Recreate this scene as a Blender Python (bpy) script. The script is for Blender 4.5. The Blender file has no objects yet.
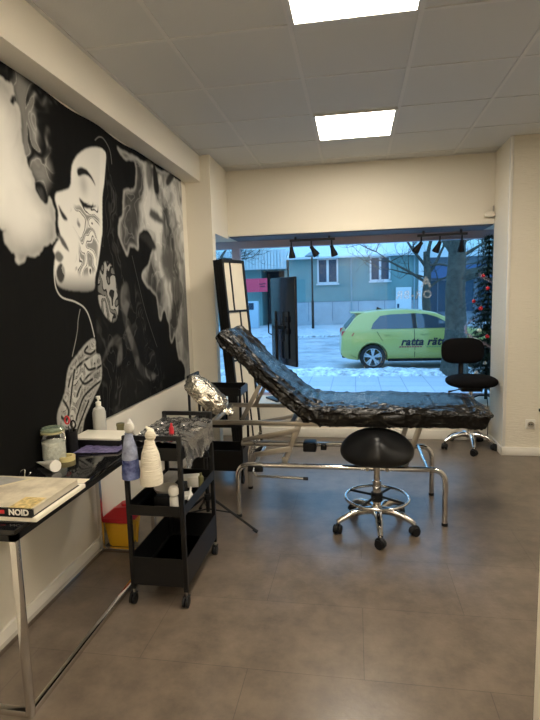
import bpy, bmesh, math, random
import numpy as np
from mathutils import Vector, Matrix, noise
random.seed(7)
PI = math.pi
scene = bpy.context.scene
COL = scene.collection
ORG = {}

# ------------------------------------------------------------------ materials
def mat(name, col, rough=.5, metal=0., spec=.5, bump=0., bscale=40., var=0., vscale=6., coat=0., bstretch=(1, 1, 1), col2=None):
    m = bpy.data.materials.new(name); m.use_nodes = True
    nt = m.node_tree; b = nt.nodes['Principled BSDF']
    b.inputs['Base Color'].default_value = (*col, 1)
    b.inputs['Roughness'].default_value = rough
    b.inputs['Metallic'].default_value = metal
    b.inputs['Specular IOR Level'].default_value = spec
    b.inputs['Coat Weight'].default_value = coat
    tc = nt.nodes.new('ShaderNodeTexCoord')
    if bump:
        mp = nt.nodes.new('ShaderNodeMapping'); mp.inputs['Scale'].default_value = bstretch
        n = nt.nodes.new('ShaderNodeTexNoise'); n.inputs['Scale'].default_value = bscale
        n.inputs['Detail'].default_value = 6
        bp = nt.nodes.new('ShaderNodeBump'); bp.inputs['Strength'].default_value = bump; bp.inputs['Distance'].default_value = .01
        nt.links.new(tc.outputs['Object'], mp.inputs['Vector']); nt.links.new(mp.outputs['Vector'], n.inputs['Vector'])
        nt.links.new(n.outputs['Fac'], bp.inputs['Height']); nt.links.new(bp.outputs['Normal'], b.inputs['Normal'])
    if var or col2:
        n2 = nt.nodes.new('ShaderNodeTexNoise'); n2.inputs['Scale'].default_value = vscale; n2.inputs['Detail'].default_value = 8
        n2.inputs['Roughness'].default_value = .65
        r = nt.nodes.new('ShaderNodeValToRGB')
        c1 = [max(0, c * (1 - var)) for c in col]; c2 = col2 or [min(1, c * (1 + var)) for c in col]
        r.color_ramp.elements[0].position = .35; r.color_ramp.elements[1].position = .65
        r.color_ramp.elements[0].color = (*c1, 1); r.color_ramp.elements[1].color = (*c2, 1)
        nt.links.new(tc.outputs['Object'], n2.inputs['Vector'])
        nt.links.new(n2.outputs['Fac'], r.inputs['Fac']); nt.links.new(r.outputs['Color'], b.inputs['Base Color'])
    return m

def emis(name, col, s):
    m = bpy.data.materials.new(name); m.use_nodes = True
    b = m.node_tree.nodes['Principled BSDF']
    b.inputs['Base Color'].default_value = (.8, .8, .8, 1)
    b.inputs['Emission Color'].default_value = (*col, 1); b.inputs['Emission Strength'].default_value = s
    return m

def clear(name, tint=(1, 1, 1), gloss=.06, rough=.0, cover=0., ccol=(.8, .8, .8)):
    """thin clear sheet: mostly transparent, some mirror, optional milky cover"""
    m = bpy.data.materials.new(name); m.use_nodes = True
    nt = m.node_tree; nt.nodes.clear()
    o = nt.nodes.new('ShaderNodeOutputMaterial'); t = nt.nodes.new('ShaderNodeBsdfTransparent')
    t.inputs['Color'].default_value = (*tint, 1)
    g = nt.nodes.new('ShaderNodeBsdfGlossy'); g.inputs['Roughness'].default_value = rough
    fr = nt.nodes.new('ShaderNodeLayerWeight'); fr.inputs['Blend'].default_value = .35
    mm = nt.nodes.new('ShaderNodeMath'); mm.operation = 'MULTIPLY_ADD'; mm.inputs[1].default_value = .5; mm.inputs[2].default_value = gloss
    mx = nt.nodes.new('ShaderNodeMixShader')
    nt.links.new(fr.outputs['Fresnel'], mm.inputs[0]); nt.links.new(mm.outputs[0], mx.inputs['Fac'])
    src = t
    if cover:
        d = nt.nodes.new('ShaderNodeBsdfDiffuse'); d.inputs['Color'].default_value = (*ccol, 1)
        m2 = nt.nodes.new('ShaderNodeMixShader'); m2.inputs['Fac'].default_value = cover
        nt.links.new(t.outputs[0], m2.inputs[1]); nt.links.new(d.outputs[0], m2.inputs[2]); src = m2
    nt.links.new(src.outputs[0], mx.inputs[1]); nt.links.new(g.outputs[0], mx.inputs[2])
    nt.links.new(mx.outputs[0], o.inputs['Surface'])
    return m

# ------------------------------------------------------------------ mesh builder
def frame_of(d):
    d = Vector(d).normalized()
    a = Vector((0, 0, 1)) if abs(d.z) < .9 else Vector((1, 0, 0))
    u = d.cross(a).normalized(); return u, d.cross(u).normalized()

class MB:
    def __init__(s): s.bm = bmesh.new()
    def box(s, x0, x1, y0, y1, z0, z1, bev=0, mtx=None, seg=2):
        t = bmesh.new(); bmesh.ops.create_cube(t, size=1)
        for v in t.verts:
            v.co = Vector(((x0 + x1) / 2 + v.co.x * (x1 - x0), (y0 + y1) / 2 + v.co.y * (y1 - y0), (z0 + z1) / 2 + v.co.z * (z1 - z0)))
        if bev: bmesh.ops.bevel(t, geom=list(t.edges), offset=bev, segments=seg, profile=.5, affect='EDGES')
        s.merge(t, mtx); return s
    def merge(s, t, mtx=None):
        if mtx is not None: bmesh.ops.transform(t, matrix=mtx, verts=t.verts)
        me = bpy.data.meshes.new('tmp'); t.to_mesh(me); t.free(); s.bm.from_mesh(me); bpy.data.meshes.remove(me)
    def rings(s, rings, cap=True, closed=False):
        vs = [[s.bm.verts.new(p) for p in r] for r in rings]; n = len(vs[0])
        m = len(vs)
        for i in range(m if closed else m - 1):
            a, b = vs[i], vs[(i + 1) % m]
            for k in range(n):
                try: s.bm.faces.new((a[k], a[(k + 1) % n], b[(k + 1) % n], b[k]))
                except ValueError: pass
        if cap and not closed:
            for r in (vs[0][::-1], vs[-1]):
                try: s.bm.faces.new(r)
                except ValueError: pass
        return s
    def tube(s, pts, r, n=10, closed=False, cap=True):
        pts = [Vector(p) for p in pts]; m = len(pts); rs = []
        u = None
        for i, p in enumerate(pts):
            if closed: d = pts[(i + 1) % m] - pts[i - 1]
            else: d = pts[min(i + 1, m - 1)] - pts[max(i - 1, 0)]
            d.normalize()
            if u is None: u, w = frame_of(d)
            else:
                u = (u - d * u.dot(d)).normalized()
            w = d.cross(u)
            rr = r[i] if isinstance(r, (list, tuple)) else r
            rs.append([p + rr * (math.cos(2 * PI * k / n) * u + math.sin(2 * PI * k / n) * w) for k in range(n)])
        return s.rings(rs, cap, closed)
    def cyl(s, p0, p1, r, r2=None, n=16): return s.tube([p0, p1], [r, r if r2 is None else r2], n)
    def lathe(s, prof, c=(0, 0, 0), n=24, mtx=None, cap=True):
        M = mtx or Matrix.Translation(c)
        rs = [[M @ Vector((r * math.cos(2 * PI * k / n), r * math.sin(2 * PI * k / n), z)) for k in range(n)] for r, z in prof]
        return s.rings(rs, cap)
    def ball(s, c, r, nu=16, nv=10, sc=(1, 1, 1), f=None):
        rs = []
        for i in range(nv + 1):
            a = -PI / 2 + PI * (i + .02 if i == 0 else i - .02 if i == nv else i) / nv
            ring = []
            for k in range(nu):
                b = 2 * PI * k / nu
                p = Vector((math.cos(a) * math.cos(b), math.cos(a) * math.sin(b), math.sin(a)))
                p = f(p) if f else Vector(c) + Vector((p.x * r * sc[0], p.y * r * sc[1], p.z * r * sc[2]))
                ring.append(p)
            rs.append(ring)
        return s.rings(rs)
    def prism(s, pts, d):          # planar polygon of 3-D points pushed along d
        d = Vector(d); a = [s.bm.verts.new(Vector(p)) for p in pts]; b = [s.bm.verts.new(Vector(p) + d) for p in pts]; n = len(a)
        s.bm.faces.new(a[::-1]); s.bm.faces.new(b)
        for k in range(n): s.bm.faces.new((a[k], a[(k + 1) % n], b[(k + 1) % n], b[k]))
        return s
    def grid(s, nu, nv, f, thick=0):
        v = [[s.bm.verts.new(f(i / nu, j / nv)) for j in range(nv + 1)] for i in range(nu + 1)]
        for i in range(nu):
            for j in range(nv): s.bm.faces.new((v[i][j], v[i + 1][j], v[i + 1][j + 1], v[i][j + 1]))
        if thick:
            bmesh.ops.recalc_face_normals(s.bm, faces=s.bm.faces)
            bmesh.ops.solidify(s.bm, geom=list(s.bm.faces), thickness=thick)
        return s
    def build(s, name, material, parent=None, smooth=True, ang=38, label=None, **tags):
        bmesh.ops.recalc_face_normals(s.bm, faces=s.bm.faces)
        org = ORG[parent] if parent is not None else None
        if org is None:
            xs = [v.co for v in s.bm.verts]
            org = Vector(((min(c.x for c in xs) + max(c.x for c in xs)) / 2, (min(c.y for c in xs) + max(c.y for c in xs)) / 2, min(c.z for c in xs)))
            if tags.get('kind') == 'structure': org = Vector((0, 0, 0))
        bmesh.ops.translate(s.bm, vec=-org, verts=s.bm.verts)
        me = bpy.data.meshes.new(name); s.bm.to_mesh(me); s.bm.free()
        if smooth:
            me.polygons.foreach_set('use_smooth', [True] * len(me.polygons))
            me.set_sharp_from_angle(angle=math.radians(ang))
        me.materials.append(material)
        o = bpy.data.objects.new(name, me); COL.objects.link(o)
        if parent is not None: o.parent = parent
        else: o.location = org
        ORG[o] = org
        if label: o['label'] = label
        for k, v in tags.items(): o[k] = v
        return o

def thing(name, label, cat, loc, group=None):
    o = bpy.data.objects.new(name, None); COL.objects.link(o); o.location = loc; o.empty_display_size = .1
    o['label'] = label; o['category'] = cat
    if group: o['group'] = group
    ORG[o] = Vector(loc); return o

def solo(mb, name, m, label, cat, group=None, **kw):
    t = dict(category=cat)
    if group: t['group'] = group
    return mb.build(name, m, None, label=label, **t, **kw)

def struct(mb, name, m, **kw): return mb.build(name, m, None, kind='structure', **kw)

def text_mesh(name, s, size, m, parent, mtx, shear=0., bold=0., depth=.001, space=1.):
    cu = bpy.data.curves.new(name, 'FONT'); cu.body = s; cu.size = size; cu.shear = shear; cu.offset = bold; cu.extrude = depth
    cu.align_x = 'CENTER'; cu.align_y = 'CENTER'; cu.space_character = space; cu.resolution_u = 3
    o = bpy.data.objects.new(name, cu); COL.objects.link(o)
    dg = bpy.context.evaluated_depsgraph_get(); me = bpy.data.meshes.new_from_object(o.evaluated_get(dg))
    bpy.data.objects.remove(o); bpy.data.curves.remove(cu)
    b = MB(); b.bm.from_mesh(me); bpy.data.meshes.remove(me)
    bmesh.ops.transform(b.bm, matrix=mtx, verts=b.bm.verts)
    return b.build(name, m, parent, smooth=False)

def rz(a): return Matrix.Rotation(a, 4, 'Z')
def arc(p0, c, p1, n=6):          # quadratic bend
    p0, c, p1 = Vector(p0), Vector(c), Vector(p1)
    return [p0 * (1 - t) ** 2 + c * 2 * t * (1 - t) + p1 * t * t for t in [i / n for i in range(n + 1)]]
def ridged(p): return 1 - 2 * abs(noise.noise(p))

# ------------------------------------------------------------------ palette
WALL = mat('wall_paint', (.79, .735, .625), .75, bump=.06, bscale=90)
PAPER = mat('woven_wallpaper', (.82, .755, .625), .8, bump=.9, bscale=14, bstretch=(1.0, 1.0, 14))
CEIL = mat('ceiling_tile', (.62, .61, .58), .9, bump=.15, bscale=160)
GRID = mat('ceiling_grid', (.66, .64, .60), .6)
WHITE = mat('white_paint', (.8, .76, .68), .5)
BLACK = mat('black_metal', (.006, .006, .0065), .42, spec=.35)
BLACKP = mat('black_plastic', (.007, .007, .008), .5, spec=.35)
BLACKF = mat('black_fabric', (.006, .0055, .006), .95, spec=.1, bump=.5, bscale=300)
LEATHER = mat('black_leatherette', (.006, .006, .0065), .34, spec=.35, bump=.06, bscale=200)
CHROME = mat('chrome', (.72, .71, .69), .13, 1.)
STEEL = mat('brushed_steel', (.5, .47, .42), .36, 1.)
WRAP = mat('black_plastic_wrap', (.007, .006, .005), .19, bump=.35, bscale=22, bstretch=(1, 2.4, 2.4))
WRAP.node_tree.nodes['Principled BSDF'].inputs['IOR'].default_value = 1.34
FILM = mat('cling_film_silver', (.62, .58, .50), .2, .85, bump=.7, bscale=45)
DARKFILM = mat('film_over_black', (.05, .05, .05), .2, .3, bump=.8, bscale=40)
GLOSSBLACK = mat('black_glass_top', (.006, .006, .007), .08)
WPLAST = mat('white_plastic', (.8, .77, .7), .4)
YELLOW = mat('yellow_plastic', (.75, .42, .02), .4)
RED = mat('red_plastic', (.55, .015, .025), .35)
CREAM = mat('cream_paper', (.78, .70, .54), .7)
MAUVE = mat('window_frame_mauve', (.47, .42, .52), .45)
# ================================================================== SETTING
H_C = 2.72
def floor_mat():
    m = mat('floor_vinyl', (.2, .17, .14), .28, spec=.5)
    nt = m.node_tree; b = nt.nodes['Principled BSDF']; tc = nt.nodes.new('ShaderNodeTexCoord')
    mp = nt.nodes.new('ShaderNodeMapping'); mp.inputs['Location'].default_value = (-.025, -.425, 0)
    nt.links.new(tc.outputs['Object'], mp.inputs['Vector'])
    br = nt.nodes.new('ShaderNodeTexBrick'); br.inputs['Scale'].default_value = 1; br.inputs['Brick Width'].default_value = .905
    br.inputs['Row Height'].default_value = .45; br.inputs['Mortar Size'].default_value = .0016; br.inputs['Mortar Smooth'].default_value = .3
    br.inputs['Color1'].default_value = (.150, .118, .090, 1); br.inputs['Color2'].default_value = (.138, .109, .083, 1)
    br.inputs['Mortar'].default_value = (.085, .066, .052, 1)
    nt.links.new(mp.outputs['Vector'], br.inputs['Vector'])
    n1 = nt.nodes.new('ShaderNodeTexNoise'); n1.inputs['Scale'].default_value = 7; n1.inputs['Detail'].default_value = 12; n1.inputs['Roughness'].default_value = .7
    r1 = nt.nodes.new('ShaderNodeValToRGB'); r1.color_ramp.elements[0].position = .3; r1.color_ramp.elements[1].position = .72
    r1.color_ramp.elements[0].color = (.62, .62, .62, 1); r1.color_ramp.elements[1].color = (1.28, 1.25, 1.22, 1)
    nt.links.new(tc.outputs['Object'], n1.inputs['Vector']); nt.links.new(n1.outputs['Fac'], r1.inputs['Fac'])
    mx = nt.nodes.new('ShaderNodeMix'); mx.data_type = 'RGBA'; mx.blend_type = 'MULTIPLY'; mx.inputs['Factor'].default_value = 1
    nt.links.new(br.outputs['Color'], mx.inputs['A']); nt.links.new(r1.outputs['Color'], mx.inputs['B'])
    nt.links.new(mx.outputs['Result'], b.inputs['Base Color'])
    n2 = nt.nodes.new('ShaderNodeTexNoise'); n2.inputs['Scale'].default_value = 60; n2.inputs['Detail'].default_value = 5
    nt.links.new(tc.outputs['Object'], n2.inputs['Vector'])
    bp = nt.nodes.new('ShaderNodeBump'); bp.inputs['Strength'].default_value = .12; bp.inputs['Distance'].default_value = .004
    nt.links.new(n2.outputs['Fac'], bp.inputs['Height']); nt.links.new(bp.outputs['Normal'], b.inputs['Normal'])
    return m
struct(MB().box(-1.6, 2.7, -2.1, 5.1, -.08, 0), 'floor', floor_mat(), smooth=False)
struct(MB().box(-1.6, 2.7, -2.1, 5.6, H_C, H_C + .1), 'ceiling', CEIL, smooth=False)
struct(MB().box(-1.6, -1.5, -2.1, 5.1, 0, H_C), 'wall_left', WALL, smooth=False)
struct(MB().box(-1.6, 2.7, -2.1, -2.0, 0, H_C), 'wall_rear', WALL, smooth=False)
struct(MB().box(2.6, 2.7, -2.0, 5.1, 0, H_C), 'wall_far_right', WALL, smooth=False)
struct(MB().box(.458, .60, -2.0, 1.3, 0, H_C), 'wall_near_right', WALL, smooth=False)
struct(MB().box(1.284, 2.6, 4.63, 5.1, 0, H_C), 'wall_right', PAPER, smooth=False)
fw = MB()
fw.box(-1.95, 2.7, 5.1, 5.66, 2.075, H_C + .1)                       # bulkhead over the shop window
fw.box(-1.95, 2.7, 5.1, 5.66, -.5, .345)                             # low wall and display sill
fw.box(-1.95, -1.85, 5.1, 5.66, .345, 2.075); fw.box(2.6, 2.7, 5.1, 5.66, .345, 2.075)
struct(fw, 'wall_front', WALL, smooth=False)
struct(MB().box(-1.5, -1.267, 4.5, 5.1, 2.05, H_C).box(-1.5, -1.267, 4.5, 4.60, 0, 2.05), 'wall_column', WALL, smooth=False)
struct(MB().box(-1.5, -1.355, -2.0, 4.5, 2.49, H_C), 'wall_beam', WALL, smooth=False)
struct(MB().box(-1.267, 1.284, 5.085, 5.1, 2.075, 2.13), 'trim_1', WALL, smooth=False)
struct(MB().box(-1.5, -1.485, -2, 4.5, 0, .075, .003), 'baseboard_left', WHITE)
struct(MB().box(-1.5, 1.284, 5.083, 5.1, 0, .095, .004), 'baseboard_front', WHITE)
struct(MB().box(1.27, 2.6, 4.615, 4.63, 0, .075, .004).box(1.27, 1.284, 4.615, 5.1, 0, .075, .004), 'baseboard_right', WHITE)
struct(MB().box(1.279, 1.306, 4.624, 4.65, .075, H_C, .003), 'trim_2', mat('corner_bead', (.75, .72, .66), .5))
# suspended ceiling T-bars
g = MB()
for k in range(-2, 6):
    x = -.294 + .6 * k
    if -1.36 < x < 2.6: g.box(x - .011, x + .011, -2, 5.1, H_C - .005, H_C)
for k in range(-8, 5):
    y = 2.533 + .6 * k; g.box(-1.355, 2.6, y - .009, y + .009, H_C - .004, H_C)
g.box(-1.355, -1.335, -2, 4.5, H_C - .006, H_C); g.box(-1.267, 1.3, 5.08, 5.1, H_C - .006, H_C)
struct(g, 'trim_3', GRID, smooth=False)

LAMP = emis('lamp_diffuser', (1, .90, .745), 14.5)
def ceiling_light(i, x, y, label):
    t = thing('ceiling_light', label, 'ceiling light', (x, y, H_C - .012), 'recessed square ceiling lights')
    f = MB()
    for a, b, c, d in ((-.295, .295, -.295, -.275), (-.295, .295, .275, .295), (-.295, -.275, -.275, .275), (.275, .295, -.275, .275)):
        f.box(x + a, x + b, y + c, y + d, H_C - .012, H_C - .0005)
    f.build('frame', GRID, t, smooth=False)
    MB().box(x - .275, x + .275, y - .275, y + .275, H_C - .009, H_C - .001).build('diffuser', LAMP, t, smooth=False)
ceiling_light(0, .006, 2.233, 'square white ceiling light cut by the top edge of the photo, nearest')
ceiling_light(1, .006, 4.033, 'square white ceiling light nearer the window, second from the top of the photo')
for xx, yy in ((.006, .433), (.006, -1.367)): ceiling_light(2, xx, yy, 'square white ceiling light behind the camera')
ceiling_light(3, 1.806, 2.233, 'square white ceiling light over the right side of the room, outside the photo')

# shop window
GLASS = clear('window_glass', (.93, .97, .98), .012)
YG = 5.6
wf = MB()
wf.box(-1.85, 2.6, YG - .04, YG + .04, 1.995, 2.075); wf.box(-1.85, 2.6, YG - .03, YG + .03, .345, .375)
for x in (-1.85, -1.35, 2.52): wf.box(x, x + .09, YG - .04, YG + .04, .375, 1.995)
win = struct(wf, 'window_1', MAUVE, smooth=False)
MB().box(-1.84, 2.59, YG + .004, YG + .010, .36, 2.03).build('pane', GLASS, win, smooth=False)
DEC = clear('frosted_decal', (1, 1, 1), .0, .3, .20, (.85, .9, .95))
mir = lambda x, z: Matrix.Translation((x, YG + .002, z)) @ Matrix.Rotation(PI / 2, 4, 'X') @ Matrix.Diagonal((-1, 1, 1, 1))
text_mesh('lettering', 'A', .16, DEC, win, mir(.742, 1.563), bold=.004, depth=.0004)
text_mesh('lettering', 'OR-BR', .115, DEC, win, mir(.62, 1.434), bold=.003, depth=.0004, space=1.15)
soff = MB().box(-1.26, 1.28, 5.12, 5.5, 2.066, 2.075)
struct(soff, 'trim_4', mat('perforated_soffit', (.11, .11, .13), .6), smooth=False)

def rail(x0, x1, z, label):
    solo(MB().box(x0, x1, 5.335, 5.365, z, z + .024).box(x0 + .05, x0 + .07, 5.34, 5.36, z + .02, 2.07).box(x1 - .07, x1 - .05, 5.34, 5.36, z + .02, 2.07), 'track_rail', mat('track_metal', (.05, .045, .05), .5), label, 'track rail', 'spotlight rails over the shop window', smooth=False)
rail(-.67, -.20, 2.02, 'dark lighting rail over the window holding the three left spotlights')
rail(.62, 1.10, 2.012, 'dark lighting rail over the window holding the three right spotlights')
def spot(x, z, tilt, lean, label):
    t = thing('track_spotlight', label, 'spotlight', (x, 5.35, z), 'spotlights hanging over the shop window')
    MB().cyl((x, 5.35, z), (x, 5.35, z - .055), .008, n=8).build('stem', BLACK, t)
    R = Matrix.Translation((x, 5.35, z - .06)) @ Matrix.Rotation(tilt, 4, 'Y') @ Matrix.Rotation(lean, 4, 'X')
    MB().lathe([(.001, .012), (.018, .01), (.022, -.03), (.036, -.085), (.036, -.105), (.03, -.106), (.028, -.09)], mtx=R, n=16).build('head', BLACK, t)
for a in ((-.655, 2.02, -.05, .2, 'black spotlight on the left end of the left window rail'),
          (-.445, 2.02, -.55, .2, 'black spotlight in the middle of the left window rail, tilted'),
          (-.235, 2.02, -.3, .2, 'black spotlight on the right end of the left window rail'),
          (.66, 2.012, .6, .3, 'black spotlight on the left end of the right window rail'),
          (.84, 2.012, .4, .3, 'black spotlight in the middle of the right window rail'),
          (1.05, 2.012, .0, .5, 'spotlight on the right end of the right window rail, before the tree trunk')): spot(*a)

# socket, vent, cable, bracket on the right hand walls
t = thing('wall_socket', 'white double-pole wall socket low on the papered right wall', 'wall socket', (1.508, 4.63, .25))
MB().box(1.468, 1.548, 4.616, 4.63, .245, .327, .004).build('plate', WPLAST, t)
MB().lathe([(.026, 0), (.026, .012), (.022, .013), (.021, .002), (.001, .002)], mtx=Matrix.Translation((1.508, 4.616, .286)) @ Matrix.Rotation(PI / 2, 4, 'X'), n=24).build('socket_well', mat('socket_beige', (.35, .31, .24), .4), t)
for dx in (-.009, .009): MB().cyl((1.508 + dx, 4.6138, .286), (1.508 + dx, 4.6125, .286), .0055, n=10).build('pin_hole', BLACKP, t)
solo(MB().lathe([(.001, .022), (.05, .02), (.062, .012), (.064, 0)], mtx=Matrix.Translation((1.60, 4.63, 2.43)) @ Matrix.Rotation(PI / 2, 4, 'X'), n=32), 'vent_cover', WALL, 'round cream vent cover high on the right wall at the photo edge', 'vent cover')
solo(MB().box(1.572, 1.592, 4.60, 4.63, .40, .425, .004), 'wall_hook', BLACKP, 'small black hook on the right wall above the socket', 'hook')
t = thing('wall_bracket', 'small cream bracket on the bulkhead beside the right pier', 'bracket', (1.235, 5.1, 2.13))
MB().box(1.19, 1.278, 5.05, 5.1, 2.135, 2.18, .004).build('body', WALL, t)
MB().box(1.262, 1.272, 5.06, 5.08, 2.18, 2.235, .002).build('peg', STEEL, t)
solo(MB().tube([(1.262, 5.06, .60), (1.245, 5.05, .5), (1.25, 5.04, .4), (1.262, 5.05, .28), (1.262, 5.05, .15), (1.264, 5.06, .008)], .004, n=6), 'power_cable', BLACKP, 'thin black cable hanging at the pier beside the window sill', 'cable')
# ================================================================== WALL TAPESTRY
# outlines of the printed design, in metres on the wall (y along the wall, z up)
MUR = {
'cloud':[(1.739,2.344),(2.068,2.425),(2.106,2.428),(2.143,2.414),(2.163,2.358),(2.197,2.306),(2.207,2.222),(2.197,2.153),(2.226,2.094),(2.256,1.987),(2.289,1.942),(2.351,1.982),(2.379,1.939),(2.407,1.894),(2.416,1.831),(2.407,1.77),(2.367,1.732),(2.333,1.729),(2.263,1.698),(2.205,1.666),(2.154,1.676),(2.121,1.646),(2.071,1.639),(2.042,1.667),(2.005,1.728),(1.991,1.769),(1.98,1.776),(1.651,1.691)],
'wisp':[(2.093,2.472),(2.181,2.492),(2.277,2.47),(2.401,2.467),(2.47,2.478),(2.442,2.402),(2.41,2.353),(2.405,2.257),(2.347,2.194),(2.388,2.133),(2.401,2.103),(2.337,2.003),(2.282,1.945),(2.222,2.07),(2.204,2.199),(2.185,2.323),(2.144,2.418)],
'face':[(2.574,2.106),(2.594,2.181),(2.653,2.25),(2.755,2.312),(2.861,2.349),(2.946,2.361),(2.992,2.339),(2.968,2.257),(2.944,2.17),(2.906,2.075),(2.878,1.878),(2.859,1.829),(2.804,1.691),(2.756,1.596),(2.723,1.521),(2.551,1.514),(2.392,1.533),(2.355,1.582),(2.356,1.647),(2.37,1.687),(2.356,1.716),(2.387,1.753),(2.428,1.793),(2.418,1.851),(2.427,1.912),(2.408,1.968),(2.422,2.005),(2.478,2.026),(2.547,2.055),(2.572,2.091)],
'brow':[(2.642,2.169),(2.676,2.192),(2.739,2.197),(2.802,2.167),(2.835,2.124),(2.778,2.159),(2.713,2.161),(2.653,2.14)],
'lash':[(2.641,2.021),(2.692,2.008),(2.756,2.003),(2.825,2.009),(2.753,1.983),(2.677,1.979)],
'nosedark':[(2.436,1.948),(2.464,1.923),(2.51,1.889),(2.476,1.879),(2.444,1.91)],
'tattoo':[(2.583,1.963),(2.848,2.007),(2.826,1.843),(2.775,1.649),(2.657,1.604),(2.557,1.627),(2.62,1.793),(2.57,1.867)],
'mouth':[(2.409,1.805),(2.462,1.776),(2.501,1.721),(2.44,1.749)],
'lip':[(2.367,1.697),(2.4,1.715),(2.441,1.688),(2.41,1.66),(2.376,1.668)],
'chintat':[(2.409,1.655),(2.442,1.632),(2.441,1.59),(2.404,1.554),(2.372,1.578),(2.369,1.618)],
'jaw':[(2.392,1.533),(2.488,1.556),(2.741,1.567),(2.723,1.521),(2.551,1.514)],
'strip':[(2.92,2.348),(2.97,2.356),(2.991,2.333),(2.944,2.17),(2.903,2.057),(2.878,1.878),(2.858,1.818),(2.804,1.685),(2.772,1.626),(2.768,1.683),(2.821,1.814),(2.854,1.962),(2.875,2.109),(2.903,2.23)],
'neckline':[(2.354,1.637),(2.347,1.587),(2.356,1.525),(2.403,1.482),(2.523,1.458),(2.616,1.42),(2.666,1.351),(2.702,1.242)],
'line2':[(2.568,1.416),(2.539,1.357),(2.521,1.298),(2.448,1.165)],
'headline':[(2.867,2.39),(2.918,2.422),(2.98,2.428),(3.05,2.383),(3.064,2.298)],
'hand':[(2.627,1.234),(2.701,1.236),(2.701,1.158),(2.75,1.128),(2.743,0.998),(2.651,0.925),(2.53,0.844),(2.469,0.772),(2.311,0.814),(2.279,0.921),(2.357,1.012),(2.409,1.122),(2.505,1.18)],
'hair':[(2.997,2.369),(3.177,2.325),(3.265,2.122),(3.123,1.94),(3.144,1.784),(3.363,1.458),(3.497,1.164),(3.747,0.824),(3.437,0.742),(2.821,0.754),(2.68,0.884),(2.743,0.998),(2.709,1.174),(2.738,1.464),(2.785,1.638),(2.874,1.849),(2.937,2.121)],
'orn':[(2.898,1.693),(2.998,1.636),(3.025,1.442),(2.982,1.336),(2.884,1.341),(2.782,1.446),(2.804,1.606)],
'orn2':[(2.743,1.082),(2.857,1.189),(2.969,1.242),(3.033,1.205),(3.029,1.075),(2.943,1.054),(2.983,1.145),(2.908,1.184),(2.795,1.105)],
'ribbon':[(3.079,1.525),(3.174,1.578),(3.202,1.459),(3.138,1.328),(3.253,1.151),(3.332,1.001),(3.572,0.892),(3.492,0.867),(3.29,0.943),(3.16,1.16),(3.07,1.364)],
'smoke':[(3.165,2.439),(3.275,2.4),(3.383,2.408),(3.417,2.303),(3.373,2.221),(3.197,2.16),(3.177,2.017),(3.103,1.95),(3.102,1.893),(3.135,1.821),(3.2,1.765),(3.267,1.81),(3.38,1.811),(3.413,1.931),(3.556,1.962),(3.657,1.887),(3.568,1.726),(3.405,1.633),(3.498,1.553),(3.669,1.485),(3.709,1.285),(3.827,1.374),(3.923,1.119),(4.036,1.167),(4.068,0.969),(4.232,0.86),(4.227,0.636),(4.629,0.559),(4.934,2.611),(4.47,2.485),(3.681,2.448)],
'hole1':[(3.759,2.503),(3.815,2.392),(3.832,2.283),(3.759,2.262),(3.726,2.372)],
'hole2':[(3.629,2.47),(3.702,2.467),(3.704,2.345),(3.635,2.259),(3.595,2.357)],
'hole3':[(3.633,2.116),(3.73,2.124),(3.845,2.089),(3.926,2.062),(3.728,2.046),(3.626,2.065)],
'hole4':[(3.393,1.908),(3.465,1.937),(3.606,1.925),(3.712,1.862),(3.629,1.826),(3.526,1.873)],
'hole5':[(4.098,2.486),(4.19,2.475),(4.036,2.37),(3.996,2.401)],
'eye':[(3.803,1.795),(4.029,1.852),(4.045,1.641),(3.924,1.597),(3.819,1.688)],
'streak':[(4.411,1.893),(4.278,1.536),(4.189,1.278),(4.234,1.055),(4.397,1.039),(4.524,1.903)],
'streak2':[(3.275,1.755),(3.373,1.527),(3.482,1.312),(3.638,1.075)],
'low1':[(2.86,0.846),(3.063,1.005),(3.292,0.957),(3.44,0.764),(2.955,0.748)],
'h1':[(2.702,1.161),(2.596,1.142),(2.497,1.118),(2.427,1.078),(2.395,1.034)],
'h2':[(2.756,1.078),(2.604,1.051),(2.51,1.009),(2.467,0.971)],
'h3':[(2.732,0.987),(2.613,0.97),(2.53,0.948),(2.465,0.89),(2.443,0.864)],
'h4':[(2.467,1.107),(2.434,1.037),(2.401,0.954),(2.376,0.899)],
'h5':[(2.615,1.208),(2.582,1.185),(2.639,1.163),(2.704,1.177)],
'h6':[(2.573,1.118),(2.612,1.08),(2.69,1.076)],
'h7':[(2.516,1.054),(2.559,1.016),(2.651,1.022)],
'h8':[(2.337,0.986),(2.38,0.928),(2.349,0.886),(2.31,0.914)],
'h9':[(2.585,0.916),(2.519,0.867),(2.455,0.82),(2.431,0.775)],
}
def vnoise(x, y, seed):
    r = np.random.RandomState(seed).rand(256, 256)
    xi = np.floor(x).astype(int); yi = np.floor(y).astype(int); fx = x - xi; fy = y - yi
    fx = fx * fx * (3 - 2 * fx); fy = fy * fy * (3 - 2 * fy)
    a = r[xi % 256, yi % 256]; b = r[(xi + 1) % 256, yi % 256]; c = r[xi % 256, (yi + 1) % 256]; d = r[(xi + 1) % 256, (yi + 1) % 256]
    return (a * (1 - fx) + b * fx) * (1 - fy) + (c * (1 - fx) + d * fx) * fy
def fbm(x, y, seed, o=4):
    s = 0; a = .5
    for k in range(o): s = s + a * vnoise(x * 2 ** k, y * 2 ** k, seed + k); a *= .5
    return s / (1 - .5 ** o)
BY0, BY1, BZ0, BZ1 = 1.15, 4.36, .752, 2.486
NY, NZ = 860, 466
gy, gz = np.meshgrid(np.linspace(BY0, BY1, NY), np.linspace(BZ0, BZ1, NZ), indexing='ij')
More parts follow.
